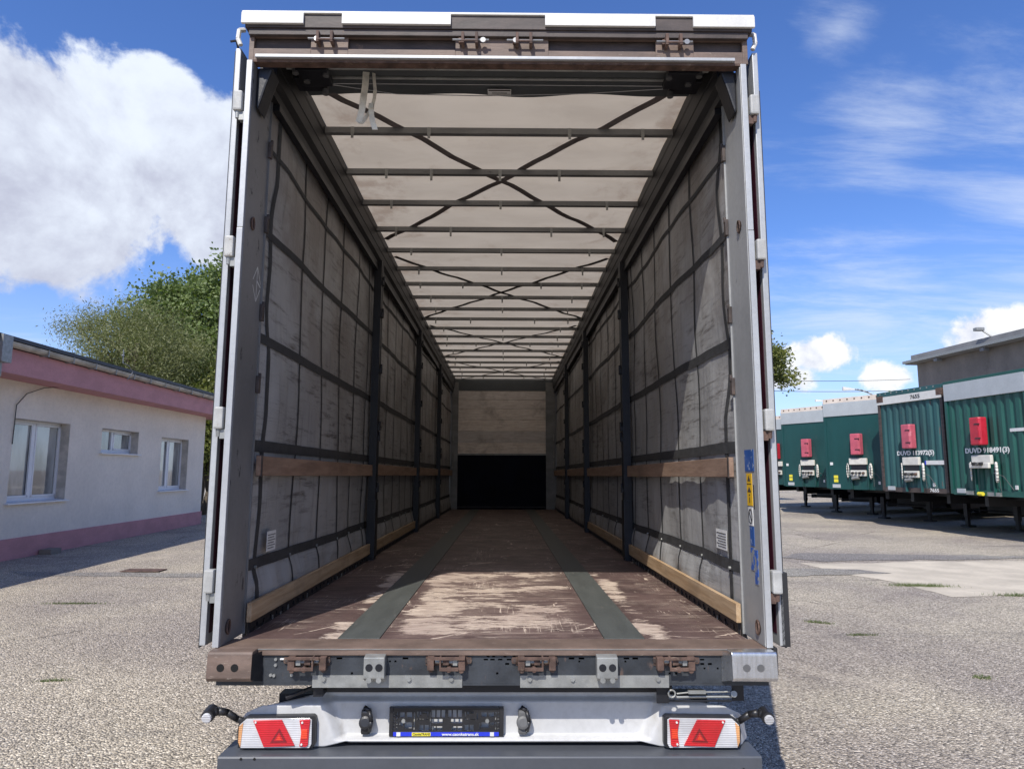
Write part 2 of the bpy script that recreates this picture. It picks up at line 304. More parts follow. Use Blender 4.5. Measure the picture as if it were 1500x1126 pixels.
m_redbox = M('red_plastic_box', (.48, .02, .04), .4, 0, .15, 3, spot=(.72, .20, .24), thr=.56, sscale=4, soft=.2, bmp=.05)
m_pinkbox = M('faded_red_plastic_box', (.50, .10, .14), .55, 0, .15, 3, spot=(.70, .28, .32), thr=.56, sscale=4, soft=.2, bmp=.05)
m_cream = M('cream_enamel', (.66, .64, .57), .45, 0, .1, 5, spot=(.25, .17, .1), thr=.66, sscale=9, bmp=.1)
m_bark = M('bark', (.09, .07, .05), .9, 0, .4, 5, (4, 4, 1), bmp=.6)
def leaf_mat(name, a, b_):
    m, t, b, o = new_mat(name); g_ = t.new('ShaderNodeNewGeometry').outputs['Random Per Island']
    p = t.new('ShaderNodeTexCoord').outputs['Object']; n = t.noise(p, .55, 4, .6)
    cc = t.mix(t.math('ADD', t.math('MULTIPLY', g_, .6), t.math('MULTIPLY', t.ramp(n, .35, .65), .4)), a, b_)
    t.set(b.inputs['Base Color'], cc); b.inputs['Roughness'].default_value = .5; b.inputs['Specular IOR Level'].default_value = .35
    tr = t.new('ShaderNodeBsdfTranslucent'); t.set(tr.inputs[0], t.mix(1, cc, (1.2, 1.35, .6), 'MULTIPLY'))
    mx = t.new('ShaderNodeMixShader'); mx.inputs[0].default_value = .30; t.l.new(b.outputs[0], mx.inputs[1]); t.l.new(tr.outputs[0], mx.inputs[2]); t.l.new(mx.outputs[0], o.inputs[0]); return m
m_leafg = leaf_mat('green_leaves', (.085, .125, .04), (.235, .295, .11))
m_leafo = leaf_mat('olive_willow_leaves', (.12, .135, .055), (.27, .28, .13))
m_leafy = leaf_mat('yellow_green_leaves', (.10, .13, .03), (.27, .27, .09))
m_grass = leaf_mat('grass_blades', (.09, .12, .05), (.19, .23, .10))

def ground_mat(name, tone=1.0, warm=0.0, patch=True):
    m, t, b, o = new_mat(name); p = t.new('ShaderNodeTexCoord').outputs['Object']
    def vor(s_):
        v = t.new('ShaderNodeTexVoronoi'); t.set(v.inputs['Vector'], p); v.inputs['Scale'].default_value = s_; return v
    v1 = vor(68); v2 = vor(135)
    r1 = t.xyz(v1.outputs['Color'])[0]; r2 = t.xyz(v2.outputs['Color'])[0]
    a = t.mix(t.ramp(r1, .1, .95, False), (.17, .157, .135), (.76, .70, .60)); a2 = t.mix(t.ramp(r2, .05, .95, False), (.18, .168, .145), (.81, .75, .65))
    cc = t.mix(.45, a, a2)
    hot = t.ramp(t.xyz(v1.outputs['Color'])[1], .84, .90); cc = t.mix(t.math('MULTIPLY', hot, .75), cc, (.95, .91, .82))
    cold = t.ramp(t.xyz(v1.outputs['Color'])[2], .88, .94); cc = t.mix(t.math('MULTIPLY', cold, .7), cc, (.09, .085, .08))
    gap = t.ramp(v1.outputs['Distance'], .009, .013); cc = t.mix(t.math('MULTIPLY', gap, .25), cc, (.07, .065, .06))
    L1 = t.noise(p, .35, 5, .55, .3); L2 = t.noise(p, 1.4, 6, .6, .3, w=3.)
    cc = t.mix(1, cc, t.mix(t.ramp(L1, .35, .65), (.80, .77, .78), (1.08, 1.05, .98)), 'MULTIPLY')
    cc = t.mix(t.math('MULTIPLY', t.ramp(L2, .52, .72), .30), cc, (.16, .145, .14))
    if patch:
        wv = t.noise(t.mapping(p, (.25, 1.6, 1)), .7, 6, .6, .5, w=5.); cc = t.mix(t.math('MULTIPLY', t.ramp(wv, .60, .66), .42), cc, (.12, .115, .115))
        cr = t.new('ShaderNodeTexVoronoi', feature='DISTANCE_TO_EDGE'); t.set(cr.inputs['Vector'], t.vmath('ADD', p, t.vmath('MULTIPLY', t.noise(p, 2, 6, .6), (.9, .9, 0)))); cr.inputs['Scale'].default_value = .22
        ck = t.math('MULTIPLY', t.ramp(cr.outputs['Distance'], .004, .001), t.ramp(t.noise(p, .5, 3, .5, 0, w=9.), .5, .6)); cc = t.mix(t.math('MULTIPLY', ck, .9), cc, (.06, .055, .05))
        o1 = t.noise(p, 1.1, 5, .55, .8, w=12.); cc = t.mix(t.math('MULTIPLY', t.ramp(o1, .66, .74), .38), cc, (.10, .09, .085))
        d1 = t.noise(p, .8, 7, .6, .6, w=15.); cc = t.mix(t.math('MULTIPLY', t.ramp(d1, .54, .72), .35), cc, (.58, .52, .43))
    cc = t.mix(1, cc, (tone, tone * (1 - warm * .04), tone * (1 - warm * .1)), 'MULTIPLY')
    t.set(b.inputs['Base Color'], cc); b.inputs['Roughness'].default_value = .85; b.inputs['Specular IOR Level'].default_value = .25
    bump(t, b, t.math('ADD', t.math('MULTIPLY', v1.outputs['Distance'], -40), t.math('MULTIPLY', r2, .5)), .5, .006); return m
m_ground = ground_mat('worn_exposed_aggregate_asphalt', 1.22, .9)
m_gdark = ground_mat('dark_asphalt_repair', .86, -.6, False)
m_glight = M('pale_concrete_patch', (.53, .465, .36), .9, 0, .16, 1.2, spot=(.38, .34, .28), thr=.60, sscale=5, soft=.15, bmp=.6)

# ------------------------------------------------------------------ mesh builder
class MB:
    def __init__(s): s.v = []; s.f = []
    def _add(s, vs, fs):
        o = len(s.v); s.v += [tuple(a) for a in vs]; s.f += [tuple(i + o for i in q) for q in fs]; return s
    def box(s, x0, x1, y0, y1, z0, z1):
        return s._add([(x0, y0, z0), (x1, y0, z0), (x1, y1, z0), (x0, y1, z0), (x0, y0, z1), (x1, y0, z1), (x1, y1, z1), (x0, y1, z1)],
                      [(0, 3, 2, 1), (4, 5, 6, 7), (0, 1, 5, 4), (1, 2, 6, 5), (2, 3, 7, 6), (3, 0, 4, 7)])
    def cyl(s, a, b, r, n=12, r2=None):
        a = Vector(a); b = Vector(b); d_ = (b - a).normalized(); u = d_.orthogonal().normalized(); v_ = d_.cross(u); r2 = r if r2 is None else r2
        vs = [a + (u * math.cos(2 * math.pi * i / n) + v_ * math.sin(2 * math.pi * i / n)) * r for i in range(n)]
        vs += [b + (u * math.cos(2 * math.pi * i / n) + v_ * math.sin(2 * math.pi * i / n)) * r2 for i in range(n)]
        return s._add(vs, [(i, (i + 1) % n, n + (i + 1) % n, n + i) for i in range(n)] + [tuple(range(n - 1, -1, -1)), tuple(range(n, 2 * n))])
    def tube(s, pts, r, n=8):
        for i in range(len(pts) - 1):
            r0 = r[i] if isinstance(r, (list, tuple)) else r; r1 = r[i + 1] if isinstance(r, (list, tuple)) else r
            s.cyl(pts[i], pts[i + 1], r0, n, r1)
        return s
    def prism(s, poly, ax, a0, a1):
        # poly: list of 2-tuples in the two remaining axes (order x,y,z without ax)
        def mk(p, q):
            l = list(p); l.insert(ax, q); return tuple(l)
        n = len(poly); vs = [mk(p, a0) for p in poly] + [mk(p, a1) for p in poly]
        return s._add(vs, [tuple(range(n - 1, -1, -1)), tuple(range(n, 2 * n))] + [(i, (i + 1) % n, n + (i + 1) % n, n + i) for i in range(n)])
    def grid(s, fn, us, vs_):
        nu, nv = len(us), len(vs_); P = [fn(u, v_) for u in us for v_ in vs_]
        return s._add(P, [(i * nv + j, (i + 1) * nv + j, (i + 1) * nv + j + 1, i * nv + j + 1) for i in range(nu - 1) for j in range(nv - 1)])
    def ribbon(s, pts, wdir, w, th=.003):
        wdir = Vector(wdir).normalized(); P = [Vector(p) for p in pts]
        for i in range(len(P) - 1):
            a, b = P[i], P[i + 1]; wd = wdir * w / 2; nn = (b - a).cross(wdir).normalized() * th / 2
            s._add([a - wd - nn, a + wd - nn, b + wd - nn, b - wd - nn, a - wd + nn, a + wd + nn, b + wd + nn, b - wd + nn],
                   [(0, 1, 2, 3), (4, 7, 6, 5), (0, 4, 5, 1), (1, 5, 6, 2), (2, 6, 7, 3), (3, 7, 4, 0)])
        return s
    def plate(s, xb, zb, holes, y0, y1, ax=1):
        # plate with true rectangular openings; xb, zb extents; holes (x0,x1,z0,z1)
        xs = sorted({xb[0], xb[1], *[h for q in holes for h in q[:2]]}); zs = sorted({zb[0], zb[1], *[h for q in holes for h in q[2:]]})
        for i in range(len(xs) - 1):
            run = None
            for j in range(len(zs) - 1):
                cx_, cz = (xs[i] + xs[i + 1]) / 2, (zs[j] + zs[j + 1]) / 2
                if any(h[0] < cx_ < h[1] and h[2] < cz < h[3] for h in holes):
                    if run is not None: s._pl(xs[i], xs[i + 1], run, zs[j], y0, y1, ax); run = None
                elif run is None: run = zs[j]
            if run is not None: s._pl(xs[i], xs[i + 1], run, zs[-1], y0, y1, ax)
        return s
    def _pl(s, a0, a1, z0, z1, y0, y1, ax):
        s.box(a0, a1, y0, y1, z0, z1) if ax == 1 else s.box(y0, y1, a0, a1, z0, z1)
    def mesh(s, name, mat, bevel=0, smooth=False, fix=True, seg=2):
        me = bpy.data.meshes.new(name); me.from_pydata(s.v, [], s.f)
        if bevel or fix:
            bm = bmesh.new(); bm.from_mesh(me)
            if fix: bmesh.ops.recalc_face_normals(bm, faces=bm.faces)
            if bevel: bmesh.ops.bevel(bm, geom=[e for e in bm.edges if len(e.link_faces) == 2 and e.calc_face_angle(0) > .5], offset=bevel, segments=seg, affect='EDGES', clamp_overlap=True, profile=.6)
            bm.to_mesh(me); bm.free()
        if smooth:
            me.polygons.foreach_set('use_smooth', [True] * len(me.polygons))
        if isinstance(mat, (list, tuple)):
            for q in mat: me.materials.append(q)
        else: me.materials.append(mat)
        return me
    def build(s, name, mat, parent=None, **kw):
        return link(name, s.mesh(name, mat, **kw), parent)
def link(name, me, parent=None):
    o = bpy.data.objects.new(name, me); col.objects.link(o); o.parent = parent; return o
def box(name, mat, parent, x0, x1, y0, y1, z0, z1, bevel=0): return MB().box(x0, x1, y0, y1, z0, z1).build(name, mat, parent, bevel=bevel)
def thing(name, label, cat, mw=None, group=None):
    o = bpy.data.objects.new(name, None); o.empty_display_size = .2; col.objects.link(o); o['label'] = label; o['category'] = cat
    if group: o['group'] = group
    if mw is not None: o.matrix_world = mw
    return o
def tag(o, label, cat, group=None):
    o['label'] = label; o['category'] = cat
    if group: o['group'] = group
    return o
def struct(name, mb, mat, **kw):
    o = mb.build(name, mat, **kw); o['kind'] = 'structure'; return o
def text(name, body, size, mat, parent, mat4, ext=.001, bold=0, sx=1.0):
    cu = bpy.data.curves.new(name, 'FONT'); cu.body = body; cu.size = size; cu.extrude = ext; cu.offset = bold; cu.align_x = 'CENTER'; cu.align_y = 'CENTER'
    cu.resolution_u = 3
    t = bpy.data.objects.new(name, cu); col.objects.link(t); bpy.context.view_layer.update()
    me = bpy.data.meshes.new_from_object(t.evaluated_get(bpy.context.evaluated_depsgraph_get())); bpy.data.objects.remove(t)
    me.materials.clear(); me.materials.append(mat); o = link(name, me, parent); o.matrix_local = mat4 @ Matrix.Diagonal((sx, 1, 1, 1)); return o
FRONT = lambda x, y, z: Matrix.Translation((x, y, z)) @ Matrix.Rotation(R(90), 4, 'X')       # reads from -Y

# ================================================================== setting
gm = MB()
xs = [-900, -200, -60, -30, -15, -5, 5, 15, 30, 60, 200, 900]
gm.grid(lambda u, v_: (u, v_, 0), xs, xs)
struct('ground', gm, m_ground, fix=False)
def sheet(name, mat, pts, z, jag=.06, sub=7):
    P = []
    for i in range(len(pts)):
        a = Vector(pts[i]); b = Vector(pts[(i + 1) % len(pts)])
        for k in range(sub):
            q = a.lerp(b, k / sub); nn = noise.noise_vector(Vector((q.x * 2.3, q.y * 2.3, 4.1))); P.append((q.x + nn.x * jag, q.y + nn.y * jag))
    mb = MB(); mb._add([(x, y, z) for x, y in P], [tuple(range(len(P)))]); me = mb.mesh(name, mat, fix=False)
    if me.polygons[0].normal.z < 0: me.flip_normals()
    o = link(name, me); o['kind'] = 'structure'; return o
sheet('concrete_patch', m_glight, [(5.6, 9.9), (6.8, 9.95), (8.5, 10.25), (11, 10.3), (12.3, 8.6), (11.5, 6.2), (8.6, 6.3), (7.1, 6.6), (6.3, 6.5), (6.25, 7.3), (5.9, 8.6)], .004, .15)
sheet('asphalt_repair', m_gdark, [(3.4, 8.5), (4.7, 9.2), (6.3, 9.1), (6.6, 8.7), (5.9, 8.45), (4.6, 8.3)], .008, .15)
sheet('asphalt_repair', m_gdark, [(5.4, 10.6), (6.4, 11.5), (9.9, 11.2), (11.2, 10.7), (8.2, 10.45), (6.3, 10.2)], .008, .2)
sheet('asphalt_repair', m_gdark, [(-8.4, 8.7), (-5, 8.5), (-2.2, 8.3), (-2.2, 7.9), (-5, 8.1), (-7.7, 8.2)], .004, .12)
sheet('pale_verge', m_glight, [(8, 60), (60, 64), (60, 72), (8, 68)], .004, .3)

def grass(name, label, cx_, cy_, lx, ly, n, h=.05, ang=0):
    r = np.random.RandomState(int(abs(cx_ * 97 + cy_ * 31)) % 9999); V = []; F = []
    for i in range(n):
        u, v_ = r.normal(0, .42, 2); x = u * lx; y = v_ * ly; ca_, sa = math.cos(ang), math.sin(ang); px, py = cx_ + x * ca_ - y * sa, cy_ + x * sa + y * ca_
        a = r.uniform(0, 6.28); hh = h * r.uniform(.3, 1.1); w_ = .004; l = r.uniform(.2, .9) * hh; b0 = len(V)
        V += [(px - w_ * math.cos(a), py - w_ * math.sin(a), 0), (px + w_ * math.cos(a), py + w_ * math.sin(a), 0), (px + l * math.sin(a), py + l * math.cos(a), hh)]; F.append((b0, b0 + 1, b0 + 2))
    mb = MB(); mb.v = V; mb.f = F; o = mb.build(name, m_grass, fix=False); o['kind'] = 'stuff'; tag(o, label, 'grass')
grass('grass_tuft', 'bright green grass tuft on the near edge of the pale concrete patch', 6.38, 7.35, .50, .11, 800, .055, -.15)
grass('grass_tuft', 'green grass tuft at the right frame edge beside the pale patch', 7.35, 6.55, .50, .10, 500, .05, -.1)
grass('grass_tuft', 'thin flat tuft of weeds right of the open trailer door', 3.66, 4.84, .2, .06, 200, .03, -.5)
grass('grass_tuft', 'second flat weed tuft just nearer and right of the first', 3.85, 4.25, .22, .04, 180, .025, 0)
grass('grass_tuft', 'small weed tuft in the gravelly asphalt at the lower right', 4.08, 2.75, .10, .06, 140, .025, 0)
grass('grass_tuft', 'dark thin weeds growing in a joint before the shaded strip on the left', -5.5, 5.9, .45, .03, 400, .03, .02)
grass('grass_tuft', 'small green weed tuft on the left foreground asphalt', -3.66, 2.66, .16, .03, 130, .025, .1)
cp_ = MB().box(-6.45, -5.8, 8.62, 8.92, .008, .022).build('drain_cover', m_rust, bevel=.003); tag(cp_, 'flat rusty rectangular cover plate lying on the asphalt at left', 'drain cover')

# ================================================================== far left building
BW = Matrix(((.0310, -.99952, 0, -9.74), (-.99952, -.0310, 0, 19.32), (0, 0, 1, 0), (0, 0, 0, 1)))   # local x runs towards the camera, y into the building
lb = thing('low_building', 'single storey grey-white rendered building with dusty pink fascia and plinth', 'building', BW)
U0, U1 = .3, 22.0
WOPS = [(7.52, 9.33, 1.08, 2.71), (4.53, 6.27, 2.12, 2.70), (1.48, 3.25, 1.13, 2.63), (12.2, 14.0, 1.08, 2.71), (17, 18.8, 1.08, 2.71)]
MB().plate((U0, U1), (.40, 3.49), WOPS, 0, .25).build('wall', m_stucco, lb)
MB().box(U0, U0 + .25, .25, 7, .40, 3.49).box(U1 - .25, U1, .25, 7, .4, 3.49).box(U0, U1, 7, 7.2, .4, 3.49).build('side_wall', m_stucco, lb)
MB().box(U0 - .03, U1, -.035, .25, -.1, .40).build('plinth', m_pink, lb, bevel=.01)
MB().box(U0 - 1.2, U1, -.62, 7.4, 3.42, 3.47).box(U0 - 1.2, U1, -.62, -.57, 3.47, 3.86).build('fascia', m_pink, lb)
MB().prism([(-.80, 3.97), (7.6, 4.12), (7.6, 4.19), (-.80, 4.04)], 0, U0 - 1.35, U1).build('roof', m_roofblk, lb)
gt = MB(); gp = []
for k in range(9):
    a = math.pi + k * math.pi / 8; gp.append((-.70 + .085 * math.cos(a), 3.955 + .095 * math.sin(a)))
gt.prism(gp, 0, U0 - 1.3, 10.85); gu = gt.build('gutter', m_gutter, lb)
for k in range(14): MB().box(U0 - 1 + k * .8, U0 - .97 + k * .8, -.79, -.6, 3.84, 3.87).box(U0 - 1 + k * .8, U0 - .975 + k * .8, -.792, -.786, 3.87, 3.98).build('bracket', m_galv, gu)
MB().box(10.80, 11.05, -.85, -.60, 3.55, 4.02).cyl((10.93, -.72, 3.6), (10.93, -.72, 3.3), .055).tube([(10.93, -.72, 3.32), (10.93, -.30, 3.1), (10.93, -.08, 2.9), (10.93, -.08, 0.1)], .055, 10).build('downpipe', m_galv, lb, bevel=.004)
for wi, (a, b, z0, z1) in enumerate(WOPS):
    rc = .19; wf = MB()
    f = .06; wf.box(a, b, rc, rc + .06, z0, z0 + f + .02).box(a, b, rc, rc + .06, z1 - f, z1).box(a, a + f, rc, rc + .06, z0, z1).box(b - f, b, rc, rc + .06, z0, z1)
    mid = (a + b) / 2 + (.06 if wi else 0.0); wf.box(mid - .045, mid + .045, rc - .005, rc + .055, z0 + f, z1 - f)
    win = wf.build('window', m_pvc, lb, bevel=.004)
    for (p0, p1) in ((a + f, mid - .045), (mid + .045, b - f)):
        sash = 1 if not (wi == 1 and p0 > mid) else 0
        MB().box(p0, p1, rc + .03, rc + .04, z0 + f + .02, z1 - f).build('pane', m_glass, win)
        if wi == 1 and p0 > mid:                                 # tilted vent sash, leaning into the room at the top
            sm = MB(); w_ = .045
            sm.box(p0, p1, 0, .03, 0, w_).box(p0, p1, 0, .03, .40, .40 + w_).box(p0, p0 + w_, 0, .03, 0, .44).box(p1 - w_, p1, 0, .03, 0, .44)
            so_ = sm.build('tilted_sash', m_pvc, win); so_.matrix_local = Matrix.Translation((0, rc + .05, z0 + .09)) @ Matrix.Rotation(R(-18), 4, 'X')
        else:
            w_ = .04; MB().box(p0, p1, rc - .012, rc + .02, z0 + .08, z0 + .08 + w_).box(p0, p1, rc - .012, rc + .02, z1 - f - w_, z1 - f).box(p0, p0 + w_, rc - .012, rc + .02, z0 + .08, z1 - f).box(p1 - w_, p1, rc - .012, rc + .02, z0 + .08, z1 - f).build('sash', m_pvc, win, bevel=.003)
    MB().box(a - .0, a + .012, .004, rc, z0, z1).box(a, b, .004, rc, z1 - .012, z1).build('reveal', m_reveal, win)
    MB().prism([(-.07, z0 - .035), (-.07, z0 - .01), (rc, z0 + .015), (rc, z0 - .015)], 0, a - .06, b + .06).build('sill', m_pvc, win)
    MB().box(a + .05, b - .05, rc + .5, rc + .52, z0, z1).build('blind', m_paper if wi == 0 else m_reveal, win)
MB().tube([(9.35, -.02, 2.2), (9.35, -.03, 2.95), (9.1, -.04, 3.2), (8.6, -.05, 3.38), (8.3, -.2, 3.43), (8.2, -.60, 3.5)], .009, 6).build('cable', m_blkpl, lb)
MB().tube([(6.9, -.82, 3.78), (6.75, -.86, 3.98), (6.9, -.84, 4.10), (7.1, -.8, 4.14), (7.12, -.8, 4.45)], .009, 6).cyl((7.12, -.8, 4.3), (7.12, -.8, 4.33), .03).build('wire_holder', m_wire, lb)
ow = MB()
for k in range(3):
    p0 = Vector((-26, 17 + k, 7.5 - .35 * k)); p1 = Vector((-14.2, 29 + k, 6.5 - .2 * k)); pts = []
    for i in range(17):
        q = p0.lerp(p1, i / 16); q.z -= .5 * 4 * (i / 16) * (1 - i / 16) * .6; pts.append(q)
    ow.tube(pts, .009, 5)
tag(ow.build('overhead_wires', m_blkpl), 'thin sagging overhead wires above the low pink and white building', 'wires')
bk = MB().box(7.98, 8.33, -.30, -.06, 0, .105).build('cinder_block', m_conc, bevel=.008); bk.matrix_world = BW @ Matrix.Translation((0, 0, .001)); tag(bk, 'dark grey block lying against the pink plinth', 'block')
lm = M('fallen_leaf_litter', (.25, .14, .06), .9, 0, .4, 9)
lt = MB(); rr = random.Random(3)
for k in range(700):
    x, y = -9.3 + rr.gauss(0, .5), 20.6 + rr.gauss(0, .7); a = rr.uniform(0, 6.3); s_ = rr.uniform(.02, .05); z_ = rr.uniform(.006, .03)
    lt._add([(x, y, z_), (x + s_ * math.cos(a), y + s_ * math.sin(a), z_ + .01), (x - s_ * math.sin(a), y + s_ * math.cos(a), z_ + .006)], [(0, 1, 2)])
lo = lt.build('leaf_litter', lm, fix=False); lo['kind'] = 'stuff'; tag(lo, 'brown leaf litter under the trees past the building corner', 'leaves')

# ================================================================== trees
def tree(name, label, base, lobes, nleaf, size, mat, trunk_r, seed, aspect=1.8, clump=.45, group=None, trunk_top=None, droop=0.):
    t = thing(name, label, 'tree', Matrix.Translation(base), group); r = np.random.RandomState(seed); B = Vector(base)
    lob = [(np.array(c_) - np.array(base), np.array(s_)) for c_, s_ in lobes]
    tb = MB(); top = Vector(lob[0][0]) if trunk_top is None else Vector(trunk_top) - B
    p0 = Vector((0, 0, -.1)); ks = [p0, p0.lerp(top, .33) + Vector((.15, .1, 0)), p0.lerp(top, .66) - Vector((.1, 0, 0)), top]
    tb.tube(ks, [trunk_r, trunk_r * .8, trunk_r * .6, trunk_r * .35], 10)
    for (c_, s_) in lob:
        for k in range(5):
            st = ks[1].lerp(ks[3], r.uniform(.0, .8)); e = Vector(c_ + (r.rand(3) - .5) * s_ * 1.3); md = st.lerp(e, .5) + Vector(((r.rand() - .5) * .5, (r.rand() - .5) * .5, .3))
            tb.tube([st, md, e], [trunk_r * .32, trunk_r * .2, trunk_r * .06], 6)
    tb.build('trunk', m_bark, t, smooth=True)
    vol = np.array([s_.prod() for _, s_ in lob]); vol = vol ** .8 / (vol ** .8).sum(); C_ = []
    ncl = max(30, nleaf // 55)
    for i in range(ncl):
        k = r.choice(len(lob), p=vol); c_, s_ = lob[k]; dv = r.normal(0, 1, 3); dv /= np.linalg.norm(dv); rad = r.uniform(.35, 1.0) ** .5 * (1 + .18 * r.normal())
        C_.append(c_ + dv * s_ * rad)
    C_ = np.array(C_); idx = r.randint(0, ncl, nleaf); cs = clump * (0.6 + .8 * r.rand(ncl))
    P = C_[idx] + r.normal(0, 1, (nleaf, 3)) * cs[idx][:, None] * np.array([1, 1, .7]); P[:, 2] -= droop * r.rand(nleaf)
    a = r.normal(0, 1, (nleaf, 3)); a[:, 2] -= droop * 1.5; a /= np.linalg.norm(a, axis=1)[:, None]; b = np.cross(a, r.normal(0, 1, (nleaf, 3))); b /= np.linalg.norm(b, axis=1)[:, None]
    sz = size * (.6 + .8 * r.rand(nleaf))[:, None]; L = a * sz; W = b * sz / aspect
    V = np.stack([P - L * .5, P + W * .5, P + L * .5, P - W * .5], 1).reshape(-1, 3)
    me = bpy.data.meshes.new('crown'); me.vertices.add(len(V)); me.vertices.foreach_set('co', V.ravel()); me.loops.add(len(V)); me.loops.foreach_set('vertex_index', np.arange(len(V)))
    me.polygons.add(nleaf); me.polygons.foreach_set('loop_start', np.arange(nleaf) * 4); me.polygons.foreach_set('loop_total', np.full(nleaf, 4)); me.update(); me.materials.append(mat)
    link('crown', me, t); return t
tree('broadleaf_tree', 'tall dense green tree rising behind the low building next to the trailer', (-13.5, 27, 0),
     [((-13.2, 27, 8.8), (1.9, 1.8, 2.1)), ((-15.3, 27.5, 8.5), (1.6, 1.6, 1.9)), ((-16.7, 28, 7.6), (1.2, 1.3, 1.8)), ((-12.0, 26.5, 6.0), (1.9, 1.8, 2.6)), ((-11.3, 27, 9.3), (1.6, 1.7, 2.1)), ((-12.7, 27, 10.9), (.4, .4, .7)), ((-14, 26.5, 6.0), (2.2, 1.6, 2.0)), ((-11.8, 26, 3.4), (1.5, 1.4, 1.9))],
     85000, .17, m_leafg, .30, 5, 1.7, .30)
tree('willow_tree', 'olive grey fine leaved tree with wispy outer twigs behind the building roof', (-14.2, 23, 0),
     [((-14.3, 23, 6.6), (2.1, 1.8, 1.7)), ((-15.6, 23.3, 6.9), (1.2, 1.2, 1.3)), ((-12.9, 22.8, 6.3), (1.3, 1.2, 1.3)), ((-17.0, 23.8, 7.6), (.9, .8, .5)), ((-16.2, 23.5, 5.6), (1.0, .8, .8)), ((-14, 23, 5.0), (2.2, 1.5, 1.0))],
     46000, .115, m_leafo, .22, 9, 4.2, .30, droop=.25)
tree('hedge_tree', 'low yellow-green leafy tree in the gap between building corner and trailer', (-11.6, 23.4, 0),
     [((-11.5, 23.4, 2.9), (1.2, 1.0, 1.2)), ((-11.2, 23.6, 4.4), (1.2, 1.0, 1.2)), ((-10.3, 23.8, 3.2), (1.0, .9, 1.5))], 20000, .15, m_leafy, .14, 12, 1.7, .25)
tree('locust_tree', 'sparse yellow-green tree showing right of the open trailer', (11.6, 34, 0),
     [((12.4, 34, 8.6), (2.5, 2.2, 1.3)), ((14.5, 34, 7.9), (1.2, 1.2, .8)), ((15.75, 34, 6.95), (.7, .7, .5)), ((14.9, 34, 7.2), (.8, .8, .5)), ((10, 34, 9.3), (2.6, 2, 1.8))], 24000, .20, m_leafy, .2, 21, 1.9, .25, trunk_top=(12, 34, 7.4))
tree('young_tree', 'small feathery tree top peeking over the weathered corrugated trailer', (33.5, 57, 0),
     [((33.6, 57, 7.3), (1.9, 1.4, 1.2)), ((32.4, 57, 6.4), (1.4, 1.2, 1.1)), ((34.9, 57, 6.4), (1.3, 1.2, 1.1))], 6000, .24, m_leafg, .15, 30, 2.5, .38)

# ================================================================== far right building, lamps, lines
hb = thing('concrete_building', 'tall bare grey-brown concrete building behind the green trailers', 'building', Matrix.Translation((29.5, 44.6, 0)) @ Matrix.Rotation(R(-84.5), 4, 'Z'))
MB().box(0, 26, 0, 14, 0, 9.35).build('wall', m_conc, hb)
MB().box(-.5, 26.5, -.55, 14.5, 9.36, 9.58).build('cornice', m_conct, hb, bevel=.02)
MB().box(-.2, 26.2, -.3, 14.2, 9.58, 10.0).build('roof_edge', m_conct, hb, bevel=.02)
MB().box(-.56, 26.5, -.72, -.56, 9.42, 9.60).build('gutter', m_galv, hb)
for k in range(3): MB().box(2.4 + k * 4, 2.7 + k * 4, -.6, -.2, 9.15, 9.36).build('bracket', m_conct, hb)
def lamp(label, base, h, arm, dirx, head=.55, tilt=.12):
    t = thing('street_lamp', label, 'street lamp', Matrix.Translation(base), 'lamps over the yard'); b = MB(); pts = []
    for i in range(7):
        a = i / 6 * math.pi / 2; pts.append((-dirx[0] * -arm * math.sin(a) , dirx[1] * arm * math.sin(a), h - arm * .5 + arm * .5 * (1 - (1 - math.sin(a)) ** 2)))
    b.tube([(0, 0, 0), (0, 0, h - arm * .5)] + pts[1:], .06, 8).build('pole', m_galv, t, smooth=True)
    e = Vector(pts[-1]); dd = Vector((dirx[0], dirx[1], 0)).normalized(); n_ = dd.cross(Vector((0, 0, 1))); hm = MB()
    for i in range(1):
        hm._add([e + n_ * .06 - Vector((0, 0, .05)), e - n_ * .06 - Vector((0, 0, .05)), e + dd * head - n_ * .13 - Vector((0, 0, .08)), e + dd * head + n_ * .13 - Vector((0, 0, .08)),
                 e + n_ * .05 + Vector((0, 0, .06)), e - n_ * .05 + Vector((0, 0, .06)), e + dd * head - n_ * .1 + Vector((0, 0, .10 + tilt)), e + dd * head + n_ * .1 + Vector((0, 0, .10 + tilt))],
                [(0, 1, 2, 3), (4, 7, 6, 5), (0, 4, 5, 1), (1, 5, 6, 2), (2, 6, 7, 3), (3, 7, 4, 0)])
    hm.build('lamp_head', m_white, t, bevel=.015)
lamp('street lamp with curved arm reaching left over the weathered corrugated trailer', (29.6, 49.6, 0), 8.15, 2.0, (-1, .1), .9)
lamp('lower distant street lamp over the second cream capped trailer', (44, 86, 0), 11.0, 1.6, (-1, .1), 1.2)
rl = thing('roof_floodlight', 'grey floodlight on a short arm standing on the concrete building roof edge', 'lamp', Matrix.Translation((29.9, 37.6, 10.0)))
MB().tube([(0, 0, 0), (-.35, .3, .45)], .05, 8).build('arm', m_galv, rl)
MB().box(-.75, -.25, .15, .5, .40, .60).build('lamp_head', m_galv, rl, bevel=.03)
pl = MB()
for k, (za, zb) in enumerate(((12.6, 12.3), (11.4, 10.7))):
    p0 = Vector((2, 78, za + 2)); p1 = Vector((60, 96, zb + 3)); pts = [p0.lerp(p1, i / 24) - Vector((0, 0, 2.0 * 4 * (i / 24) * (1 - i / 24) * .5)) for i in range(25)]; pl.tube(pts, .035, 5)
tag(pl.build('power_lines', m_blkpl), 'distant power lines crossing the sky above the green trailers', 'wires')

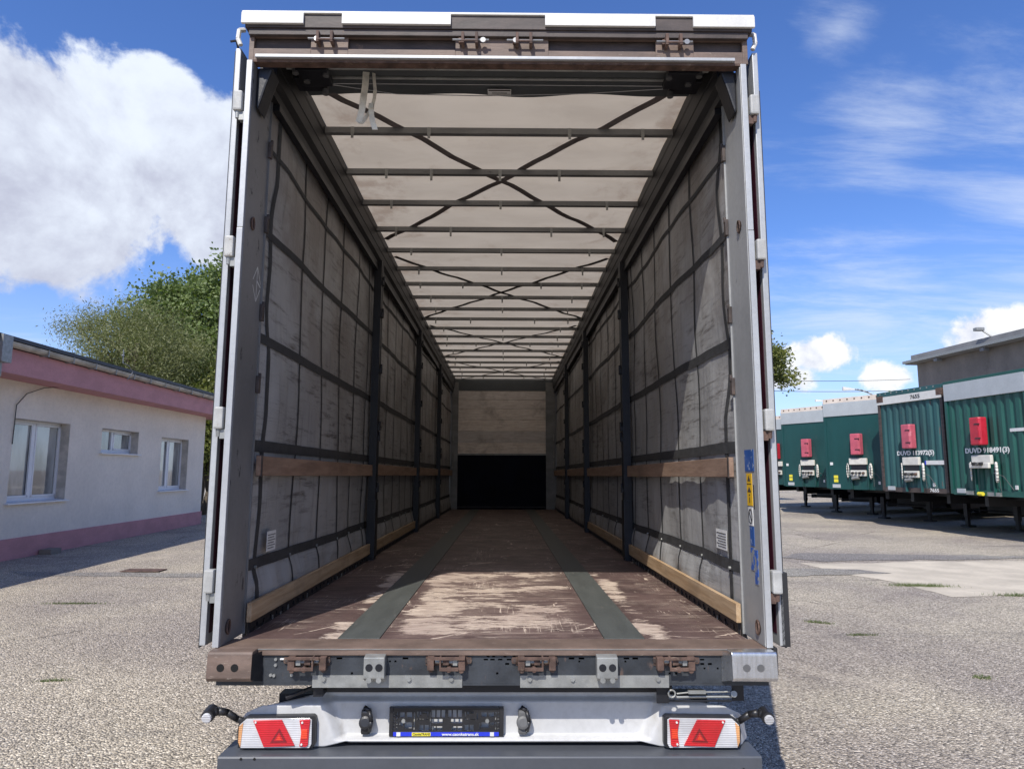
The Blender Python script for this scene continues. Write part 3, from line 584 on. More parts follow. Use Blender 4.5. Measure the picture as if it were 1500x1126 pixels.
# ================================================================== parked green trailers
def wheelset(parent, xw, y, zc, r, wdt=.30, out=1):
    w_ = MB().cyl((xw - wdt / 2, y, zc), (xw + wdt / 2, y, zc), r, 28).build('tyre', m_tyre, parent, bevel=.03)
    MB().cyl((xw + out * (wdt / 2 - .01), y, zc), (xw + out * (wdt / 2 + .015), y, zc), r * .56, 20).cyl((xw + out * wdt / 2, y, zc), (xw + out * (wdt / 2 + .06), y, zc), r * .2, 14).build('rim', m_rim, w_, bevel=.006)
def green_trailer(label, org, dirv, kind, red, number=None, small=None, w=2.5, side_dots=True):
    ang = math.atan2(dirv[1], dirv[0]); t = thing('parked_trailer', label, 'semi-trailer', Matrix.Translation((org[0], org[1], 0)) @ Matrix.Rotation(ang, 4, 'Z'), 'green semi-trailers parked in a row at the right')
    z0, z1, L = 1.13, 4.18, 13.6; pm = {'corr': m_tealc, 'worn': m_tealw, 'flat': m_teal}[kind]
    MB().box(.0, w, .06, L, z0 + .02, z1 - .04).build('body', pm, t)
    zt = z1 - (.50 if kind != 'worn' else .34)
    fm = MB()
    if kind == 'flat': fm.box(.05, w - .05, -.02, .055, z0 + .04, zt)
    else:
        pts = []; n = 9; pw = (w - .2) / n
        for i in range(n):
            a = .1 + i * pw; pts += [(a, .0), (a + pw * .40, .0), (a + pw * .56, .045), (a + pw * .86, .045)]
        pts.append((w - .1, 0))
        poly = pts + [(w - .1, .055), (.1, .055)]; fm.prism(poly, 2, z0 + .12, zt)
    fm.build('front_panel', pm, t)
    MB().box(0, .10, -.035, .06, z0, z1).build('corner_post', m_darkbrown if kind == 'worn' else pm, t, bevel=.008); MB().box(w - .10, w, -.035, .06, z0, z1).build('corner_post', m_darkbrown if kind == 'worn' else pm, t, bevel=.008)
    MB().box(.10, w - .10, -.03, .06, z0 - .02, z0 + .12).build('bottom_rail', pm if kind != 'worn' else m_darkbrown, t)
    bnd = MB().box(.02, w - .02, -.05, .058, zt, z1 - (.03 if kind != 'worn' else .1)).build('top_band', m_band if kind != 'worn' else m_white, t, bevel=.006)
    if kind == 'flat':
        cap = MB().prism([(-.05, z1 - .03), (.5, z1 + .06), (.5, z1 + .13), (-.03, z1 + .14)], 0, .02, w - .02).build('top_cap', m_cap, t)
        for i in range(9): MB().cyl((.18 + i * .27, -.052, z1 + .07), (.18 + i * .27, -.035, z1 + .07), .028, 8).build('rivet', m_rust, cap)
    else:
        cap = MB().box(0, w, -.045, L, z1 - (.10 if kind == 'worn' else .035), z1 + .05).build('top_cap', pm, t, bevel=.01)
        if kind == 'worn':
            for i in range(10): MB().cyl((.16 + i * .24, -.052, z1 + .0), (.16 + i * .24, -.04, z1 + .0), .025, 8).build('rivet', m_galv, cap)
            MB().box(-.01, .28, -.058, .03, z1 - .26, z1 - .06).build('corner_casting', m_rust, t, bevel=.01); MB().box(w - .2, w + .01, -.058, .03, z1 - .26, z1 - .06).build('corner_casting', m_rust, t, bevel=.01)
    # red fire-extinguisher box
    rx = .50 * w + .05 if kind != 'corr' else .30 * w + .45; rb = red
    zc = 2.30 if kind == 'flat' else 2.42
    b_ = MB().prism([(rx - .15, -.26), (rx + .15, -.26), (rx + .18, -.20), (rx + .18, -.03), (rx - .18, -.03), (rx - .18, -.20)], 2, zc, zc + .72).build('extinguisher_box', rb, t, bevel=.03)
    for zz in (zc + .16, zc + .53): MB().box(rx + .02, rx + .19, -.272, -.25, zz, zz + .025).build('latch', m_blkpl, b_)
    # coupling carrier
    cx_ = rx + .02; lo_ = 1.60 if kind != 'flat' else 1.62
    ck = MB().box(cx_ - .34, cx_ + .30, -.14, -.05, lo_ + (.32 if kind != 'flat' else .34), lo_ + .56).build('coupling_carrier', m_cream, t, bevel=.02)
    if kind == 'corr':
        MB().box(cx_ - .34, cx_ + .30, -.22, -.141, lo_ + .22, lo_ + .36).build('coupling_tray', m_cream, ck, bevel=.02)
        for k in range(3): MB().cyl((cx_ - .14 + k * .12, -.2, lo_ + .34), (cx_ - .14 + k * .12, -.28, lo_ + .33), .045, 10).build('coupling', m_blkpl if k != 1 else m_gypl, ck)
    else:
        MB().box(cx_ - .30, cx_ + .26, -.145, -.06, lo_ - .05, lo_ + .15).build('coupling_tray', m_cream, ck, bevel=.015)
        MB().box(cx_ - .30, cx_ + .26, -.10, -.055, lo_ + .15, lo_ + .34).build('carrier_recess', m_black, ck)
        for k in range(4): MB().cyl((cx_ - .20 + k * .13, -.14, lo_ + .06), (cx_ - .20 + k * .13, -.21, lo_ + .05), .042, 10).build('coupling', [m_blkpl, m_gypl, m_blkpl, m_rust][k], ck)
        MB().cyl((cx_ - .25, -.13, lo_ - .13), (cx_ + .0, -.13, lo_ - .10), .055, 12).build('cable_drum', m_galv, ck)
    hoop = MB(); pts = [(cx_ + .42 + .07 * math.cos(a), -.10 - .05 * math.cos(a), lo_ + .12 + .24 * math.sin(a)) for a in [k * math.pi / 8 for k in range(17)]]; hoop.tube(pts, .03, 8).build('cable_loop', m_cream, t, smooth=True)
    hoop = MB(); hoop.tube([(p[0] - .84, p[1], p[2] + .02) for p in pts], .014, 8).build('cable_loop', m_cream, t, smooth=True)
    MB().tube([(cx_ + .40, -.14, lo_ + .20), (cx_ + .52, -.12, lo_ - .1), (cx_ + .50, -.08, z0 + .1)], .008, 6).tube([(cx_ + .36, -.14, lo_ + .1), (cx_ + .62, -.1, lo_ + .02), (cx_ + .85, -.05, z0 + .15)], .008, 6).build('hanging_cable', m_gypl, t)
    for s_ in (-1, 1): MB().box(cx_ + s_ * .30 - .02, cx_ + s_ * .30 + .02, -.10, -.04, z0, lo_ + .32).build('support_strut', pm, t)
    MB().box(.25, .55, -.05, -.031, z0 + .03, z0 + .15).build('label_plate', m_band, t)
    MB().box(w - .55, w - .48, -.045, -.021, 1.3, 1.4).build('label_plate', m_paper, t)
    if kind == 'flat':
        MB().box(.30, .46, -.03, -.021, z0 + .22, z0 + .33).build('label_plate', m_yprint, t); MB().box(.30, .46, -.03, -.021, z0 + .36, z0 + .46).build('label_plate', m_yprint, t); MB().box(.18, .29, -.03, -.021, 1.95, 2.05).build('label_plate', m_paper, t)
    if number: text('lettering', number, .18, m_wpaint, t, FRONT(cx_ + .04, -.004, lo_ + .68), .003, .005, 1.12)
    if small:
        text('lettering', small, .16, m_ink, t, FRONT(w * .62, -.054, z1 - .22), .002, .003, 1.2)
        text('lettering', small, .14, m_wpaint, t, FRONT(w * .80, -.034, z0 + .06), .002, .003, 1.2)
        MB().box(w * .70, w * .96, -.012, -.003, 1.93, 2.05).build('number_plate', m_paper, t); MB().box(w * .68, w * .70, -.012, -.003, 1.93, 2.05).build('plate_strip', m_blue, t)
    if kind == 'corr': MB().box(w * .78, w * .98, -.012, -.003, 2.72, 2.80).build('label_plate', m_paper, t); MB().box(cx_ - .7, cx_ - .45, -.06, -.031, z0, z0 + .09).box(cx_ + .05, cx_ + .45, -.09, -.031, z0 - .02, z0 + .08).build('coupling_bracket', m_galv, t); MB().cyl((cx_ - .25, -.08, z0 + .03), (cx_ - .1, -.08, z0 + .03), .05, 10).build('tap', m_yprint, t)
    # chassis, landing legs, wheels
    for xx in (.55, w - .67): MB().box(xx, xx + .12, .5, L - .3, z0 - .32, z0 + .02).build('chassis_beam', m_black, t)
    for k in range(9): MB().box(.1, w - .1, 1 + k * 1.45, 1.08 + k * 1.45, z0 - .14, z0 + .018).build('cross_member', m_black, t)
    for xx in (.42, w - .42):
        lg = MB().box(xx - .07, xx + .07, 2.55, 2.69, .30, z0).build('landing_leg', m_black, t, bevel=.01)
        MB().box(xx - .05, xx + .05, 2.57, 2.67, .06, .32).build('inner_leg', m_black, lg); MB().box(xx - .16, xx + .16, 2.47, 2.77, .0, .06).build('foot', m_black, lg, bevel=.01)
    MB().cyl((.42, 2.62, .55), (w - .42, 2.62, .55), .025, 8).build('cross_shaft', m_black, t)
    for xx in (.08, w - .11): MB().box(xx, xx + .03, 3.4, 7.6, .42, .60).box(xx, xx + .03, 3.4, 7.6, .70, .88).build('side_shade_board', m_black, t)  # boards added to deepen the shade under the trailer
    MB().box(.6, 1.9, 3.2, 4.0, .45, .98).build('underbody_shade_box', m_black, t)  # box added for the same darker underbody
    for k in range(3):
        yy = 8.6 + k * 1.31; MB().cyl((.3, yy, .52), (w - .3, yy, .52), .07, 10).build('axle', m_black, t)
        for s_, xx in ((-1, .2), (1, w - .2)): wheelset(t, xx, yy, .52, .52, .36, s_)
    return t
green_trailer('green corrugated trailer at the right frame edge with grey band and bright red box', (12.42, 15.7), (.20, -2.15), 'corr', m_redbox, 'DUVD 918491(3)', None, w=2.72)
green_trailer('weathered blue-green corrugated trailer with rusty corners and brown posts', (12.10, 18.55), (.45, -2.5), 'worn', m_pinkbox, 'DUVD 113972(5)', '7655', w=2.6)
green_trailer('smooth dark green trailer with cream riveted cap beside the weathered corrugated one', (11.62, 21.35), (.98, -1.74), 'flat', m_pinkbox)
green_trailer('smooth dark green trailer with cream cap, second from the grey open trailer', (11.72, 25.4), (.91, -1.81), 'flat', m_pinkbox)
green_trailer('farthest green trailer, only a sliver with bright red box beside the open door', (12.35, 30.0), (.95, -2.1), 'flat', m_redbox)

# ================================================================== THE OPEN CURTAIN TRAILER (local frame: y=0 rear face, +y to the front, z=0 deck)
tr = thing('curtain_trailer', 'open empty curtain-side semi-trailer seen from behind, rear doors folded back, scuffed wooden deck', 'semi-trailer', TR)
W = 1.245; L = 13.0
# --- deck
for xa, xb in ((-1.215, -.752), (-.548, .528), (.726, 1.215)):
    for k in range(6):
        ya = .172 if k == 0 else .172 + k * 2.14; yb = .172 + (k + 1) * 2.14 if k < 5 else L
        box('floor_panel', m_deck, tr, xa, xb, ya + .0012, yb - .0012, -.030, 0, .0012)
for xa, xb in ((-.750, -.550), (.530, .724)): box('floor_runner', m_runner, tr, xa, xb, .172, L, -.028, .003, .001)
MB().prism([(0, -.035), (-.012, -.030), (-.012, -.006), (0, .0), (.168, .0), (.168, -.035)], 0, -1.262, 1.262).build('rear_sill', m_brown, tr)
box('sill_edge_trim', m_galv, tr, -1.24, 1.24, -.0145, -.0125, -.006, -.003)
# --- rear beam
hol = []
def H(x, z, a, b): hol.append((x - a / 2, x + a / 2, z - b / 2, z + b / 2))
for x in (-.699, -.676, -.40, .455 - .10, .605, .645, .40): H(x, -.047, .026, .009)
for x in (-.025, .0, .052, .066 + .03): H(x, -.038, .013, .007)
for x in (-.035, -.005, .03, .07, 1.0 - .05): H(x, -.052, .020, .008)
for x in (.062, .95, .985): H(x, -.071, .018, .01)
for x in (-.47, -.445, .39, .60, 1.02, .96): H(x, -.06 - (abs(x) > .95) * .03, .009, .009)
for x in (-.64, .017, .83, 1.05, .80): H(x, -.112, .010, .010)
hol = [h for i, h in enumerate(hol) if not any(h[0] < q[1] + .002 and q[0] < h[1] + .002 and h[2] < q[3] + .002 and q[2] < h[3] + .002 for q in hol[:i])]
MB().plate((-1.25, 1.25), (-.154, -.0355), hol, 0, .008).build('rear_beam', m_beam, tr)
MB().box(-1.249, 1.249, .05, .056, -.153, -.036).build('beam_dark_backing', m_hole, tr)  # black sheet standing in for the dark interior behind the holes
box('beam_flange', m_beam, tr, -1.25, 1.25, .0, .12, -.164, -.1545)
for x0_, x1_ in ((-.816, -.141), (.121, .795)):
    gb = MB().prism([(-.006, -.119), (-.001, -.119), (-.001, -.1655), (.06, -.1655), (.06, -.1715), (-.006, -.1715)], 0, x0_, x1_).build('mounting_bar', m_galv, tr)
for x in (-.765, -.381, -.19, .164, .358, .745): MB().cyl((x, -.006, -.134), (x, -.016, -.134), .010, 6).cyl((x, -.0065, -.134), (x, -.009, -.134), .013, 12).build('bolt', m_galv, tr)
for x, z in ((-.985, -.05), (-.985, -.075), (-.99, -.12), (-.91, -.118), (-1.005, -.118)): MB().cyl((x, 0, z), (x, -.008, z), .007, 8).build('bolt', m_galv, tr)
# --- lock keepers on the sill
def keeper(x, z, flip=1, s=1.0):
    k = MB(); f = flip
    def bx(a, b, y0, y1, c, e): k.box(min(x + f * a, x + f * b), max(x + f * a, x + f * b), y0, y1, z + c, z + e)
    bx(-.095, .095, -.004, 0, -.022, .024); bx(-.085, -.055, -.040, -.004, -.034, .022); bx(-.03, -.022, -.046, -.004, -.022, .024); bx(.055, .085, -.042, -.004, -.034, .024)
    bx(-.055, .085, -.050, -.044, .012, .026); bx(-.03, .055, -.046, -.040, -.036, -.020); bx(-.015, .012, -.038, -.004, -.012, .008); bx(.085, .112, -.010, 0, -.012, .014)
    k.cyl((x - .07 * f, -.030, z - .034), (x - .07 * f, -.004, z - .034), .012, 10).cyl((x + .012 * f, -.044, z - .030), (x + .012 * f, -.006, z - .030), .013, 10).cyl((x + .068 * f, -.038, z - .036), (x + .068 * f, -.006, z - .036), .012, 10).cyl((x + .10 * f, -.012, z + .001), (x + .10 * f, 0, z + .001), .014, 12)
    kk = k.build('lock_keeper', m_rust, tr, bevel=.0035)
    MB().cyl((x - .05 * f, -.025, z), (x + .07 * f, -.025, z - .004), .0065, 8).box(min(x + .03 * f, x + .05 * f), max(x + .03 * f, x + .05 * f), -.036, -.012, z - .014, z + .012).build('cam_pin', m_galv, kk)
    MB().cyl((x + .10 * f, -.010, z), (x + .10 * f, -.014, z), .007, 8).cyl((x - .09 * f, -.004, z), (x - .09 * f, -.012, z), .009, 8).build('rivet', m_darkbrown, kk)
for x, f in ((-.835, -1), (-.212, 1), (.195, -1), (.822, 1)): keeper(x, -.055, f)
box('bolt_stub', m_paper, tr, -.965, -.945, -.01, 0, -.052, -.045, .002)
# --- buffer brackets with two rubber discs
for x in (-.532, .511):
    b_ = MB().prism([(0, -.022), (-.052, -.030), (-.052, -.120), (-.040, -.132), (0, -.118)], 0, x - .047, x + .047).build('buffer_bracket', m_galv, tr, bevel=.005)
    for s_ in (-.022, .022):
        MB().cyl((x + s_, -.051, -.074), (x + s_, -.0535, -.074), .0165, 16).build('buffer_disc', m_black, b_); MB().cyl((x + s_, -.053, -.128), (x + s_, -.045, -.128), .012, 12).build('buffer_foot', m_galv, b_)
# --- corner bumpers
for x0_, x1_, mt, nm in ((-1.262, -1.065, m_brown, 'brown painted corner bumper with two holes'), (1.06, 1.262, m_chrome, 'bare shiny corner bumper with rusty lower edge')):
    pr = []
    for k in range(10): a = k / 9 * math.pi * .5; pr.append((-.055 - .035 * math.sin(a) , -.034 + .026 * math.cos(a)))
    poly = [(0, -.002)] + [(-.045, .0)] + [(-.07 - .012 * math.sin(k / 5 * math.pi / 2), -.016 + .016 * math.cos(k / 5 * math.pi / 2)) for k in range(6)] + [(-.088, -.110), (-.080, -.122), (-.070, -.128), (-.02, -.130), (0, -.128)]
    c_ = MB().prism(poly, 0, x0_, x1_).build('corner_bumper', mt, tr, bevel=.003); c_['label'] = nm
    inner = x1_ if x0_ < 0 else x0_; sg = 1 if x0_ < 0 else -1
    MB()._add([(inner, -.080, -.012), (inner, -.085, -.118), (inner + sg * .025, -.004, -.145), (inner + sg * .022, -.004, -.012)], [(0, 1, 2, 3)]).build('gusset', mt if x0_ > 0 else m_black, c_)
    for s_ in (-.032, .030):
        xx = (x0_ + x1_) / 2 + s_ - .005; MB().cyl((xx, -.078, -.066), (xx, -.0875, -.066), .0165, 18).build('hole', m_hole if x0_ < 0 else m_gypl, c_)
# --- rear posts
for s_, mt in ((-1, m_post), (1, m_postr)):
    def X2(a, b): return (min(s_ * a, s_ * b), max(s_ * a, s_ * b))
    x0_, x1_ = X2(1.243, 1.268); p_ = box('rear_post', mt, tr, x0_, x1_, .004, .275, .001, 2.868, .003)
    x0_, x1_ = X2(1.235, 1.268); MB().box(x0_, x1_, .275, .281, .001, 2.868).build('post_flange', mt, p_)
    x0_, x1_ = X2(1.246, 1.2745); MB().box(x0_, x1_, -.010, .003, .001, 1.98).build('post_edge', m_alu, p_, bevel=.002); MB().box(x0_, x1_, -.007, .003, 1.984, 2.868).build('post_edge', m_alu, p_, bevel=.002)
    for z in (.075, 2.04):                                       # lashing rings in recesses
        xi = s_ * 1.243; yy = .07 if z > 1 else .045
        MB().cyl((xi + s_ * .001, yy + .03, z), (xi - s_ * .0015, yy + .03, z), .030, 16).build('ring_recess', m_darkbrown, p_)
        rg = MB(); rg.tube([(xi - s_ * .006, yy + .03 + .018 * math.cos(a), z + .032 * math.sin(a)) for a in [k * math.pi / 6 for k in range(13)]], .0045, 6).build('lashing_ring', m_rust, p_)
    for z in (2.52, 2.10, 1.62, 1.24): MB().box(*X2(1.225, 1.242), .262, .292, z - .045, z + .045).cyl((s_ * 1.228, .28, z + .03), (s_ * 1.228, .28, z + .06), .008, 8).build('board_latch', m_darkbrown, p_, bevel=.003)
# markings on the left post: white diamond
dm = MB()
def dl(a, b, w_=.006):
    a = Vector(a); b = Vector(b); dd = (b - a).normalized(); n_ = Vector((-dd.y, dd.x)) * w_ / 2
    dm._add([(-1.2415, *(a + n_)), (-1.2415, *(b + n_)), (-1.2415, *(b - n_)), (-1.2415, *(a - n_))], [(0, 1, 2, 3)])
dl((.205, 1.845), (.150, 1.765)); dl((.205, 1.845), (.255, 1.765)); dl((.150, 1.735), (.200, 1.660)); dl((.25, 1.735), (.200, 1.660)); dl((.205, 1.84), (.201, 1.67)); dl((.205, 1.770), (.255, 1.748), .009)
dm.build('diamond_mark', m_paper, tr, fix=False)
# stickers on the right post
def stk(y0, y1, z0, z1, mt, nm='sticker'): return MB().box(1.2405, 1.2428, min(y0, y1), max(y0, y1), z0, z1).build(nm, mt, tr)
stk(.045, .165, .80, .905, m_stblue)
yl = stk(.080, .150, .635, .790, m_yellow)
MB().box(1.2395, 1.2404, .085, .145, .738, .741).box(1.2395, 1.2404, .112, .120, .650, .675).box(1.2395, 1.2404, .110, .122, .683, .690).build('print', m_ink, yl)
MB()._add([(1.2395, .095, .752), (1.2395, .135, .752), (1.2395, .115, .782)], [(0, 1, 2)])._add([(1.2395, .09, .70), (1.2395, .14, .70), (1.2395, .115, .728)], [(0, 1, 2)]).build('print', m_darkbrown, yl, fix=False)
wl = stk(.084, .140, .540, .628, m_paper)
MB().tube([(1.2395, .112 + .022 * math.cos(a), .584 + .034 * math.sin(a)) for a in [k * math.pi / 9 for k in range(19)]], .0025, 5).tube([(1.2395, .098, .562), (1.2395, .126, .606)], .0025, 5).build('print', m_ink, wl)
stk(.080, .132, .445, .535, m_stblue)
stk(.090, .135, .33, .435, m_stworn); stk(.045, .088, .27, .43, m_stworn)
box('post_slot', m_hole, tr, 1.2415, 1.243, .058, .067, .62, .735)
# --- doors folded back along the sides
for s_ in (-1, 1):
    def X2(a, b): return (min(s_ * a, s_ * b), max(s_ * a, s_ * b))
    x0_, x1_ = X2(1.322, 1.350); dr = MB().box(x0_, x1_, .03, 1.24, .0, 2.955).build('rear_door', m_alu, tr, bevel=.004)
    x0_, x1_ = X2(1.3505, 1.357); MB().box(x0_, x1_, .04, 1.25, -.01, 2.945 if s_ < 0 else 2.75).build('door_seal', m_rubber, dr)
    x0_, x1_ = X2(1.3195, 1.3215); MB().box(x0_, x1_, .06, 1.20, .05, 2.6).build('door_tape', m_redp, dr)
    x0_, x1_ = X2(1.292, 1.300); MB().box(x0_, x1_, .10, .13, .02, 2.85).build('lock_rod', m_black, dr)
    for z in (2.62, 1.86, 1.02, .27):
        x0_, x1_ = X2(1.283, 1.328); h_ = MB().box(x0_, x1_, -.022, .028, z - .03, z + .075).build('hinge', m_hinge, dr, bevel=.009)
        MB().cyl((s_ * 1.308, .0, z - .03), (s_ * 1.308, .0, z - .066), .0125, 12, .010).box(*X2(1.272, 1.300), -.004, .03, z - .075, z - .031).build('hinge_pin', m_galv if s_ < 0 else m_rust, h_)
MB().tube([(-1.34, .04, 2.955), (-1.345, .02, 2.99), (-1.375, .02, 2.985)], .006, 6).build('door_hook', m_black, tr)
MB().box(1.33, 1.372, .03, .09, -.005, .33).build('door_flap', m_rubber, tr, bevel=.004); MB().box(1.278, 1.298, .0, .06, -.12, .0).build('door_buffer', m_rubber, tr, bevel=.004)
# --- header
hd = MB().plate((-1.27, 1.288), (2.872, 3.03), [(-1.245, -.955, 2.936, 3.0), (-.765, -.215, 2.936, 3.0), (.262, .815, 2.936, 3.0), (1.01, 1.262, 2.936, 3.0)], 0, .018).build('header_beam', m_brown, tr, bevel=.002)
MB().box(-1.268, 1.286, .024, .05, 2.874, 3.10).build('header_web', m_darkbrown, hd)
MB().box(-1.268, 1.286, -.022, .0, 2.998, 3.032).build('header_ledge', m_darkbrown, hd, bevel=.003)
MB().box(-1.23, 1.215, -.020, -.001, 2.876, 2.893).build('header_lip', m_alu, hd, bevel=.003)
MB().box(-1.25, 1.25, .0, .05, 2.862, 2.8715).build('header_soffit', m_rust, hd)
MB().box(-1.285, 1.305, -.030, .14, 3.032, 3.105).build('top_beam', m_darkbrown, hd, bevel=.003)
MB().box(-1.30, 1.315, -.040, .16, 3.1055, 3.118).build('top_edge', m_white, hd, bevel=.003)
for a, b in ((-1.30, -.985), (-.791, -.237), (.243, .807), (1.0, 1.315)): MB().box(a, b, -.046, -.031, 3.046, 3.1045).build('white_plate', m_white, hd, bevel=.002)
for s_ in (-1, 1): MB().tube([(s_ * 1.318, .05, 3.07), (s_ * 1.337, .03, 3.055), (s_ * 1.337, .02, 3.0), (s_ * 1.322, .02, 2.965)], .012, 8).build('rain_edge', m_white, hd)
def toplock(x, f):
    k = MB().box(x - .055, x - .040, -.050, -.001, 2.945, 3.005).box(x + .015, x + .030, -.050, -.001, 2.945, 3.005).box(x - .055, x + .03, -.052, -.046, 2.952, 2.962).box(x - .07, x - .055, -.030, -.01, 2.958, 2.985)
    kk = k.build('top_lock_keeper', m_rust, hd, bevel=.003); MB().cyl((x - .10, -.03, 2.972), (x + .085, -.03, 2.972), .005, 8).cyl((x + f * .055, -.036, 2.970), (x + f * .055, -.024, 2.970), .014, 12).build('pin', m_wire, kk)
for x, f in ((-.862, -1), (-.128, 1), (.148, -1), (.912, 1)): toplock(x, f)
# --- roof rails
for s_ in (-1, 1):
    pr = [(s_ * 1.268, 2.80), (s_ * 1.268, 3.11), (s_ * 1.165, 3.11), (s_ * 1.165, 3.045), (s_ * 1.170, 3.03), (s_ * 1.172, 2.945), (s_ * 1.176, 2.94), (s_ * 1.18, 2.875), (s_ * 1.205, 2.845), (s_ * 1.205, 2.800)]
    rail = MB().prism(pr, 1, .156, L + .05).build('roof_rail', m_rail, tr)
    MB().prism([(s_ * 1.2, 2.795), (s_ * 1.240, 2.795), (s_ * 1.240, 2.760), (s_ * 1.2, 2.760)], 1, .29, L).build('curtain_track', m_black, rail)
    MB().prism([(s_ * 1.16, 2.86), (s_ * 1.24, 2.86), (s_ * 1.24, 2.66), (s_ * 1.23, 2.63), (s_ * 1.215, 2.68), (s_ * 1.19, 2.77)], 1, .05, .16).build('corner_gusset', m_black, rail, bevel=.012)
# --- roof tarpaulin, bows, cross straps
def zr(x, y):
    ph = (y - 1.07) / .612; return 3.098 + .012 * math.sin(ph * math.pi) ** 2 + .006 * noise.noise(Vector((x * 1.7, y * 1.3, 0)))
xs_ = list(np.linspace(-1.185, 1.185, 17)); ys_ = list(np.linspace(.16, L, 170))
MB().grid(lambda u, v_: (u, v_, zr(u, v_)), xs_, ys_).build('roof_tarpaulin', m_roof, tr, smooth=True, fix=False)
by = [1.07, 1.69, 2.28, 2.90, 3.50, 4.12, 4.73, 5.34, 5.96, 6.56, 7.2, 7.83, 8.44, 9.12, 9.78, 10.42, 11.06, 11.72, 12.35]
for i, y in enumerate(by):
    bw = MB().box(-1.165, 1.165, y - .016, y + .020, 3.040, 3.082).box(-1.165, 1.165, y + .0205, y + .030, 3.043, 3.052).build('roof_bow', m_bow, tr, bevel=.002)
    for x in ((-.98, -.47, .47, .96) if i % 3 == 0 else (-.86, -.52 if i == 1 else -.9, 0, .45 if i == 1 else .88) if i < 2 else (-.92, 0.0, .90)):
        MB().box(x - .012, x + .012, y - .022, y - .0165, 3.026, 3.080).box(x - .009, x + .009, y - .0225, y - .0205, 2.985 if (i * 3 + int(x * 9)) % 2 else 3.0, 3.028).build('hook', m_galv, bw)
for c_ in (1.88, 5.18, 8.48, 11.78):
    for f in (-1, 1):
        a0, a1 = c_ - 1.38, c_ + 1.38
        if a1 > L: a1 = L
        st = MB(); n = 26; pts = []
        for i in range(n + 1):
            u = i / n; y = a0 + (a1 - a0) * u; x = f * (-1.14 + 2.28 * (y - c_ + 1.38) / 2.76); wob = .018 * math.sin(u * 19 + c_ * 3 + f); pts.append((x, y + wob, 3.090 - .010 * math.sin(u * 23) ** 2 - (.002 if f > 0 else 0)))
        if a0 < .4: pts = [p for p in pts if p[1] > .45]
        st.ribbon(pts, (-f * .77, .64, 0) if f > 0 else (.77, .64, 0), .055, .002).build('cross_strap', m_rstrap, tr)
# rear roof carriage with dark folded tarpaulin, wires and rollers
cg = MB().box(-1.16, 1.16, .055, .10, 2.93, 3.09).box(-1.16, 1.16, .165, .235, 2.985, 3.09).box(-1.16, 1.16, .26, .285, 2.998, 3.09).box(-1.16, 1.16, .30, .37, 3.02, 3.09).box(-1.16, 1.16, .40, .42, 3.028, 3.09).build('roof_carriage', m_carr, tr, bevel=.004)
MB().cyl((-1.16, .25, 2.99), (1.16, .25, 2.99), .010, 10).cyl((-1.16, .39, 3.02), (1.16, .39, 3.02), .008, 10).build('carriage_tube', m_galv, cg)
MB().grid(lambda u, v_: (u, .42 + v_ * (.24 + .012 * math.sin(u * 5.2 + 1) + .012 * math.sin(u * 9)), 3.052 + .030 * v_), list(np.linspace(-1.16, 1.16, 40)), [0, .5, 1]).build('folded_tarpaulin', m_tarpdk, cg, smooth=True, fix=False)
for s_ in (-1, 1):
    MB().box(min(s_ * .93, s_ * 1.10), max(s_ * .93, s_ * 1.10), .20, .36, 2.945, 2.984).box(min(s_ * .98, s_ * 1.15), max(s_ * .98, s_ * 1.15), .33, .46, 2.975, 3.015).build('roller_block', m_black, cg, bevel=.006)
    for q in ((.94, .24), (1.06, .30), (.99, .42), (1.1, .22)): MB().cyl((s_ * q[0], q[1], 2.965), (s_ * q[0], q[1], 2.935), .018, 10).build('roller', m_gypl, cg)
MB().tube([(-.96, .40, 2.985), (-.6, .52, 3.0), (-.1, .60, 3.04), (.5, .55, 3.03), (.95, .42, 2.985)], .0028, 5).tube([(-.94, .40, 2.99), (.0, .44, 3.015), (.95, .40, 2.99)], .0028, 5).build('roof_cable', m_wire, tr)
st_ = box('roof_sticker', m_paper, tr, -.065, .075, .545, .615, 3.050, 3.0515)
st_.rotation_euler = (0, 0, 0)
MB().box(-.06, .07, .55, .562, 3.0485, 3.0495).box(-.04, .05, .58, .586, 3.0485, 3.0495).build('print', m_darkbrown, st_)
MB().tube([(.03, .17, 2.985), (.05, .165, 2.945), (.07, .17, 2.965), (.06, .17, 2.985)], .006, 6).build('roof_hook', m_rust, tr)
# --- side curtains with sewn strap grid
def bulge(s_, y, z):
    b = .026 * noise.noise(Vector((y * .9 + s_ * 7, z * 1.3, 2.0))) + .013 * noise.noise(Vector((y * 2.6, z * 1.1, 5.0 + s_))) + .005 * noise.noise(Vector((y * 7, z * 2.5, 9.0 + s_)))
    if y < 1.1: b += .022 * math.sin(z * 4.2 + (0 if s_ < 0 else 1.4)) * (1.1 - y) / .8 * min(1, z) + .014 * math.sin(z * 9.5 + s_) * max(0, (.75 - y)) / .5
    if z < .30:                                                    # loose lower flap rolls outwards and back
        q = (.30 - z) / .33; b += -.030 * math.sin(q * math.pi) * (1 + .4 * noise.noise(Vector((y * 4, 0, s_)))) + .014 * noise.noise(Vector((y * 6, z * 6, 1)))
    b = max(-.034 if y > .8 else -.006 - .028 * max(0, (y - .286)) / .52, min(.022, b)); return s_ * (1.256 + b)
zs_ = list(np.concatenate([np.linspace(-.03, .33, 19), np.linspace(.36, 2.83, 60)]))
